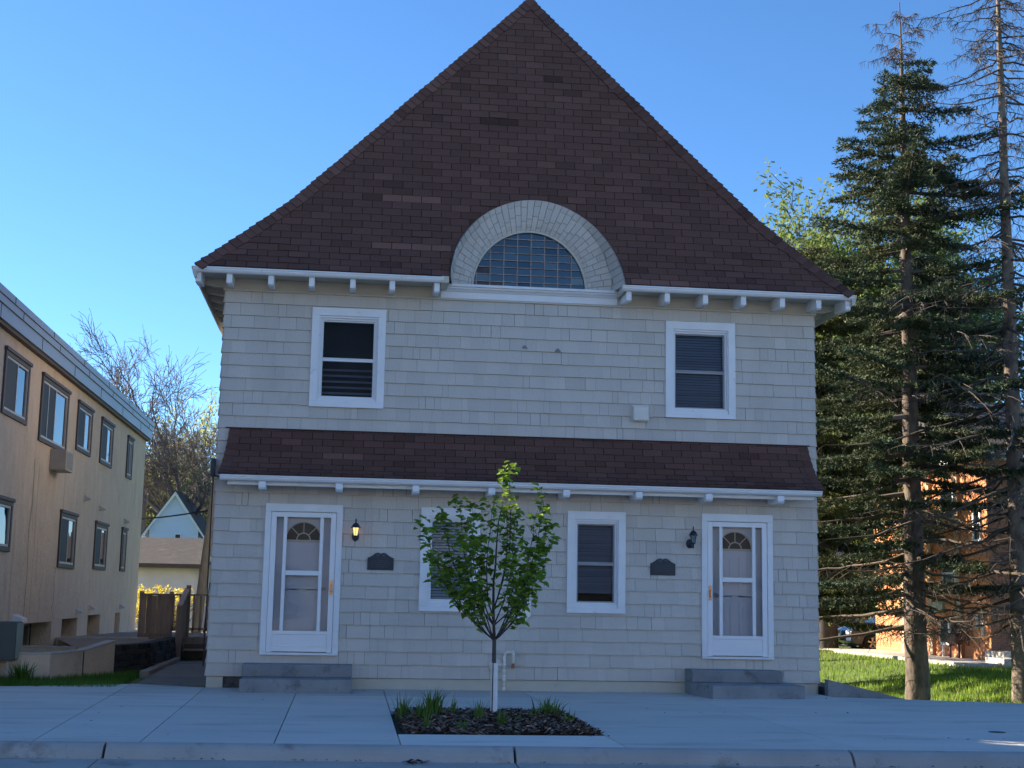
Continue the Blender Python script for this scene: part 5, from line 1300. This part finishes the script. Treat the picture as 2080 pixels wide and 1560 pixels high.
for (y0, y1, z0, z1) in ((22.30, 23.34, 1.9, 3.05), (25.0, 26.1, 1.9, 3.05), (22.3, 23.3, 4.2, 5.2), (25.0, 26.1, 4.2, 5.2), (20.4, 20.95, 3.4, 4.6)):
    mb = MB(); mb.box(BX-.05, BX-.001, y0, y1, z1-.09, z1); mb.box(BX-.08, BX-.001, y0-.04, y1+.04, z0, z0+.07); mb.box(BX-.05, BX-.001, y0, y0+.08, z0+.07, z1-.09); mb.box(BX-.05, BX-.001, y1-.08, y1, z0+.07, z1-.09); mb.box(BX-.045, BX-.001, y0, y1, (z0+z1)/2-.03, (z0+z1)/2+.03)
    w_ = mb.build('window', M['white'], t); mb = MB(); mb.box(BX-.02, BX-.002, y0+.04, y1-.04, z0+.04, z1-.04); mb.build('pane', M['blind_win'], w_)
mb = MB(); mb.box(BX-.12, BX, 23.2, 24.15, 1.18, 1.55); mb.build('meter_box', M['utility2'], t)
mb = MB(); mb.box(BX-.06, BX, 20.40, 20.56, .55, 1.28); mb.box(BX-.055, BX, 20.75, 20.9, .7, 1.2); mb.build('wall_plaque', M['alu'], t)
t = thing('grille', (BX-.2, 22.8, .5), 'white framed metal grille standing against the brick wall', 'grille')
mb = MB(); z0, z1 = .17, 1.0
mb.box(BX-.20, BX-.12, 22.36, 23.34, z1-.06, z1); mb.box(BX-.20, BX-.12, 22.36, 23.34, z0, z0+.08); mb.box(BX-.20, BX-.12, 22.36, 22.43, z0, z1); mb.box(BX-.20, BX-.12, 23.27, 23.34, z0, z1); mb.box(BX-.19, BX-.12, 22.55, 22.66, z0, z1)
mb.box(BX-.18, BX-.12, 22.5, 22.56, -.4, z0); mb.box(BX-.18, BX-.12, 23.1, 23.16, -.4, z0); mb.build('frame', M['whitepaint'], t)
mb = MB(); mb.box(BX-.15, BX-.13, 22.43, 23.27, z0+.08, z1-.06); mb.build('screen', M['room'], t)
t = thing('standpipe', (BX-.35, 21.8, 0), 'dark red twin pipe with rounded box standing before the brick wall', 'pipe')
mb = MB(); mb.box(BX-.48, BX-.22, 21.45, 22.2, .22, .58); mb.build('tank', M['redpaint'], t, bevel=.08)
mb = MB()
for y in (21.5, 22.15): mb.tube([(BX-.35, y, -.4), (BX-.35, y, .3)], .035, 8)
mb.tube([(BX-.35, 21.95, .55), (BX-.35, 21.95, .82), (BX-.30, 21.85, .88)], .05, 8); mb.tube([(BX-.15, 21.3, .2), (BX-.15, 21.3, .72), (BX-.25, 21.4, .80), (BX-.35, 21.6, .78)], .05, 8); mb.build('pipes', M['redpaint'], t)
mb = MB(); mb.box(14.9, BX, 17.6, 29.5, -.6, -.20); mb.box(13.2, 14.89, 28.5, 29.6, -.6, -.22); tag(mb.build('concrete_walk', M['cap'], bevel=.02), kind='structure')
mb = MB(); mb.box(16.0, 24, 17.4, 18.6, -.6, -.05); mb.box(16.6, 24, 18.65, 19.9, -.6, .10); tag(mb.build('porch_steps', M['cap'], bevel=.02), kind='structure')
# dark low wedge beside the house
t = thing('retaining_curb', (5.1, 0, 0), 'low dark sloping concrete curb at the right corner of the house', 'curb')
mb = MB(); mb.prism([(4.66, -.25, .235), (5.45, -.25, .055), (5.95, -.25, -.06), (5.95, -.25, -.3), (4.66, -.25, -.3)], (0, .16, 0)); mb.prism([(4.66, .9, .20), (6.1, .9, -.12), (6.1, .9, -.5), (4.66, .9, -.5)], (0, .16, 0), .5); mb.prism([(4.66, -.09, .12), (5.8, -.09, -.08), (5.8, .9, -.12), (4.66, .9, .08)], (0, 0, -.3), .35); mb.build('slab', M['conc2'], t)

# cars, small white house
def car(loc, rotz, paint, label, s=1., name='parked_car'):
    t = thing(name, (0, 0, 0), label, 'car', 'parked cars')
    prof = [(-2.2, .35), (-2.28, .62), (-2.22, .95), (-2.05, 1.02), (-1.75, 1.52), (-1.45, 1.60), (.35, 1.62), (1.05, 1.10), (1.95, .98), (2.22, .80), (2.25, .40), (1.95, .28), (-1.9, .28)]
    body = [(-2.2, .35), (-2.28, .62), (-2.22, .95), (-2.05, 1.02), (1.05, 1.06), (1.95, .95), (2.22, .80), (2.25, .40), (1.95, .28), (1.72, .28)] + [(1.35+.38*math.cos(R(a)), .30+.38*math.sin(R(a))) for a in (10, 40, 70, 110, 140, 170)] + [(.9, .25), (-.9, .25)] + [(-1.35+.38*math.cos(R(a)), .30+.38*math.sin(R(a))) for a in (10, 40, 70, 110, 140, 170)] + [(-1.78, .28)]
    mb = MB(); mb.prism([(x, -.90, z) for x, z in body], (0, 1.8, 0)); mb.build('body', paint, t, bevel=.05)
    mb = MB(); mb.prism([(-2.0, -.72, 1.0), (-1.72, -.66, 1.48), (-1.4, -.64, 1.58), (.30, -.64, 1.60), (.5, -.66, 1.5), (1.05, -.74, 1.04)], (0, 1.36, 0)); mb.build('cabin', paint, t, bevel=.05)
    mb = MB()
    for sy in (-1, 1):
        y = sy*.715
        for q in ([(-1.82, 1.06), (-1.60, 1.46), (-1.0, 1.50), (-1.0, 1.06)], [(-.93, 1.06), (-.93, 1.50), (-.1, 1.52), (-.1, 1.06)], [(-.03, 1.06), (-.03, 1.52), (.30, 1.50), (.82, 1.08)]):
            mb.prism([(x, y-.02, z) for x, z in q], (0, .04, 0))
    mb.prism([(.46, -.60, 1.52), (1.06, -.66, 1.09), (1.06, .66, 1.09), (.46, .60, 1.52)], (.04, 0, .03)); mb.prism([(-2.02, -.6, 1.08), (-1.76, -.55, 1.48), (-1.76, .55, 1.48), (-2.02, .6, 1.08)], (-.03, 0, .02))
    mb.build('side_glass', M['autoglass'], t)
    for x in (-1.35, 1.35):
        for sy in (-1, 1):
            mb = MB(); mb.lathe([(.20, -.10), (.32, -.10), (.345, -.07), (.345, .07), (.32, .10), (.20, .10), (.20, -.10)], (x, sy*.82, .345), 22, 'y'); w = mb.build('wheel', M['tyre'], t)
            mb = MB()
            for k in range(5):
                a = R(72*k+18); d = Vector((math.cos(a), 0, math.sin(a))); n_ = Vector((-d.z, 0, d.x))*.028; c = Vector((x, sy*.92, .345))
                mb.prism([c+n_*.8, c+d*.21+n_*1.5, c+d*.21-n_*1.5, c-n_*.8], (0, -sy*.03, 0))
            mb.lathe([(.19, -.02), (.215, -.02), (.215, .02)], (x, sy*.91, .345), 20, 'y'); mb.build('rim', M['rim'], w)
    for sy in (-1, 1):
        mb = MB(); mb.box(2.14, 2.27, sy*.62-.18, sy*.62+.18, .66, .80); mb.build('headlight', M['clear'], t, bevel=.02)
        mb = MB(); mb.box(-2.30, -2.20, sy*.74-.10, sy*.74+.10, .72, .95); mb.build('taillight', M['red'], t, bevel=.02)
    mb = MB(); mb.box(-1.9, 1.9, -.86, .86, .18, .30); mb.build('chassis', M['tyre'], t)
    t.location = loc; t.rotation_euler = (0, 0, rotz); t.scale = (s,)*3
    return t
car((19.35, 33.6, -.40), R(180), M['bluepaint'], 'dark blue car with five-spoke wheel, nearer of the two by the brick building')
car((19.35, 37.2, -.25), R(180), M['silver'], 'silver car parked behind the dark blue one', 1.06)
car((7.6, -12.2, -.155), R(0), M['whitepaint'], 'white car parked on the street, seen mirrored in the right door', 1.1)
mb = MB(); mb.quad((13, 31, -.14), (40, 31, -.14), (40, 60, -.14), (13, 60, -.14)); 
t = thing('small_house', (26, 55, 0), 'pale blue-grey house with white trim far behind the conifers', 'house')
mb = MB(); mb.box(24.7, 31, 55, 62, -.3, 2.85); mb.build('wall', mat('pale_siding', (.50,.56,.62), .7, (.45,.5,.56), 2), t)
mb = MB(); mb.box(24.4, 31.3, 54.6, 55, 2.80, 2.95); mb.box(24.6, 24.75, 54.93, 55.0, -.3, 2.8); mb.box(24.5, 31.3, 54.0, 54.9, 1.05, 1.22); mb.build('trim', M['white'], t)
mb = MB(); mb.prism([(24.3, 54.5, 2.95), (24.3, 58.5, 5.0), (24.3, 62.5, 2.95)], (7.1, 0, 0)); mb.build('roof', M['groof'], t)
mb = MB(); mb.box(26.05, 26.85, 54.94, 54.99, 1.55, 2.35); w_ = mb.build('window', M['white'], t); mb = MB(); mb.box(26.15, 26.75, 54.92, 54.95, 1.62, 2.28); mb.build('pane', M['blind_win'], w_)

# far tree line
for i, (x, y, H, s) in enumerate(((-24, 80, 9, 61), (-19, 92, 11, 62), (26, 88, 11, 63), (36, 80, 12, 64), (33, 60, 9, 65))):
    bare_tree('far_tree', (x, y, 0), H, .3, s, ['low budding tree far behind, leftmost of the distant trees', 'taller budding tree far behind the tan block', 'green tree far behind the small pale house', 'rightmost green tree far behind the brick building', 'green tree right of the small pale house'][i], 'tree', M['bark_far'], depth=4, leaves=M['budleaf2'] if i > 1 else M['budleaf'], nleaf=26, lsize=.20, trunk=.18, minr=.03, tw=1.6, kids=(2, 3), group='distant trees')

# ------------------------------------------------------------------ grass
def grass(name, pts_fn, n, h, w, m, label, seed, lean=.35):
    g = np.random.default_rng(seed); P_ = np.array(pts_fn(g, n), dtype=np.float32); N = len(P_)
    a = g.uniform(0, 2*np.pi, N); d = np.stack([np.cos(a), np.sin(a), np.zeros(N)], 1); H = (h*g.uniform(.5, 1.25, N))[:, None]; b = g.uniform(0, 2*np.pi, N); ln = np.stack([np.cos(b), np.sin(b), np.zeros(N)], 1)*lean*H*g.uniform(.2, 1, N)[:, None]
    W_ = w*g.uniform(.6, 1.3, N)[:, None]; up = np.array([0, 0, 1.])
    V = np.stack([P_-d*W_, P_+d*W_, P_+up*H+ln], 1)
    cl = .75+.5*(.5+.5*np.sin(P_[:, 0]*1.9+np.sin(P_[:, 1]*1.3)*2)*np.cos(P_[:, 1]*1.1))
    o = fast_mesh(name, V.reshape(-1, 3), 3, g.uniform(.6, 1.4, N)*cl, m); return tag(o, label, 'grass', kind='stuff')
def lawn_pts(g, n):
    x = g.uniform(-9.5, -5.75, n*2); y = g.uniform(-.25, 4.6, n*2)
    edge = np.where(y < 1, -5.9, -5.95-.05*(y-1)); ok = (x < edge+.03) & ~((y > 1.76+np.maximum(x+7.16, 0)*2.25) & (x < -6.4)) & ((x > -8.25) | (y < 0)) & (y > np.where(x < -5.9, -.25, (x+5.9)*5-.2)) & ~((x > -6.42) & (y > 3.6+(x+6.42)*3.2))
    x, y = x[ok][:n], y[ok][:n]; return np.stack([x, y, np.full(len(x), -.07)], 1)
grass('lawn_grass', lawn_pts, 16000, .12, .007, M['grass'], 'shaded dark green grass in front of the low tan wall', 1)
def bank_pts(g, n):
    x = g.uniform(5.0, 19, n*2); y = np.where(g.uniform(0, 1, n*2) < .5, g.uniform(1.0, 16, n*2), g.uniform(-1.2, 29, n*2))
    ok = ~((x > 14.85) & (y > 17.3)) & (y > -.55-.36*(np.minimum(x, 7.2)-4.62)+.1) & ~((x < 6.2) & (y < 1.3)) & (x > 4.9)
    x, y = x[ok][:n], y[ok][:n]; z = np.array([ground_z(float(a), float(b)) for a, b in zip(x, y)]); return np.stack([x, y, z], 1)
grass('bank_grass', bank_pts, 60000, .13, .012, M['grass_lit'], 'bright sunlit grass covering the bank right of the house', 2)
def dry_pts(g, n):
    x = g.uniform(6.5, 13, n); y = g.uniform(0, 9, n); z = np.array([ground_z(float(a), float(b)) for a, b in zip(x, y)]); return np.stack([x, y, z], 1)
grass('dry_stalks', dry_pts, 380, .6, .006, M['grass_dry'], 'thin dry stalks standing in the grass at the foot of the bank', 3, .5)
gl2 = 'leafy clumps by the tan block'
blade_clump('lily_clump', (-7.45, 1.15, -.05), 110, .42, .32, M['grass'], 'dark leafy clump at the corner of the low tan wall', 'plant', gl2, 31, .012, .8)
blade_clump('lily_clump', (-8.1, .9, -.05), 90, .34, .35, M['grass'], 'dark leafy clump under the utility cabinet', 'plant', gl2, 32, .012, .8)

# grit and bits of leaf along the kerb and on the slabs
rr = random.Random(909); V = []; T = []
for k in range(420):
    if k < 260: x = rr.uniform(-7, 5); y = curb_y(x)-.10-abs(rr.gauss(0, .06)); z = -.118
    else:
        x = rr.uniform(-7, 6); y = rr.choice([rr.uniform(-7.8, -.3), -3.85+rr.gauss(0, .1), -.12-abs(rr.gauss(0, .1)), -6.9-abs(rr.gauss(0, .12))]); z = .006
        if pl[0]-.02 < x < pl[1]+.02 and pl[2] < y < pl[3]: continue
        if x > 4.5 or x < -5.6 or (y > -1.35 and (-4.1 < x < -2.45 or 2.45 < x < 4.05)): continue
    s = rr.choice([.006, .008, .010, .016, .024]); a = rr.uniform(0, 6.28); d = Vector((math.cos(a), math.sin(a), rr.uniform(-.1, .3)))*s; e = Vector((-math.sin(a), math.cos(a), .2))*s*.6; c = Vector((x, y, z+s*.3))
    V += [c-d, c+e, c+d, c-e]; T.append(rr.choice([.4, .7, 1, 1.8, 3]))
tag(fast_mesh('grit', V, 4, T, M['chip']), 'scattered grit and leaf bits along the curb and on the sidewalk', 'debris', kind='stuff')
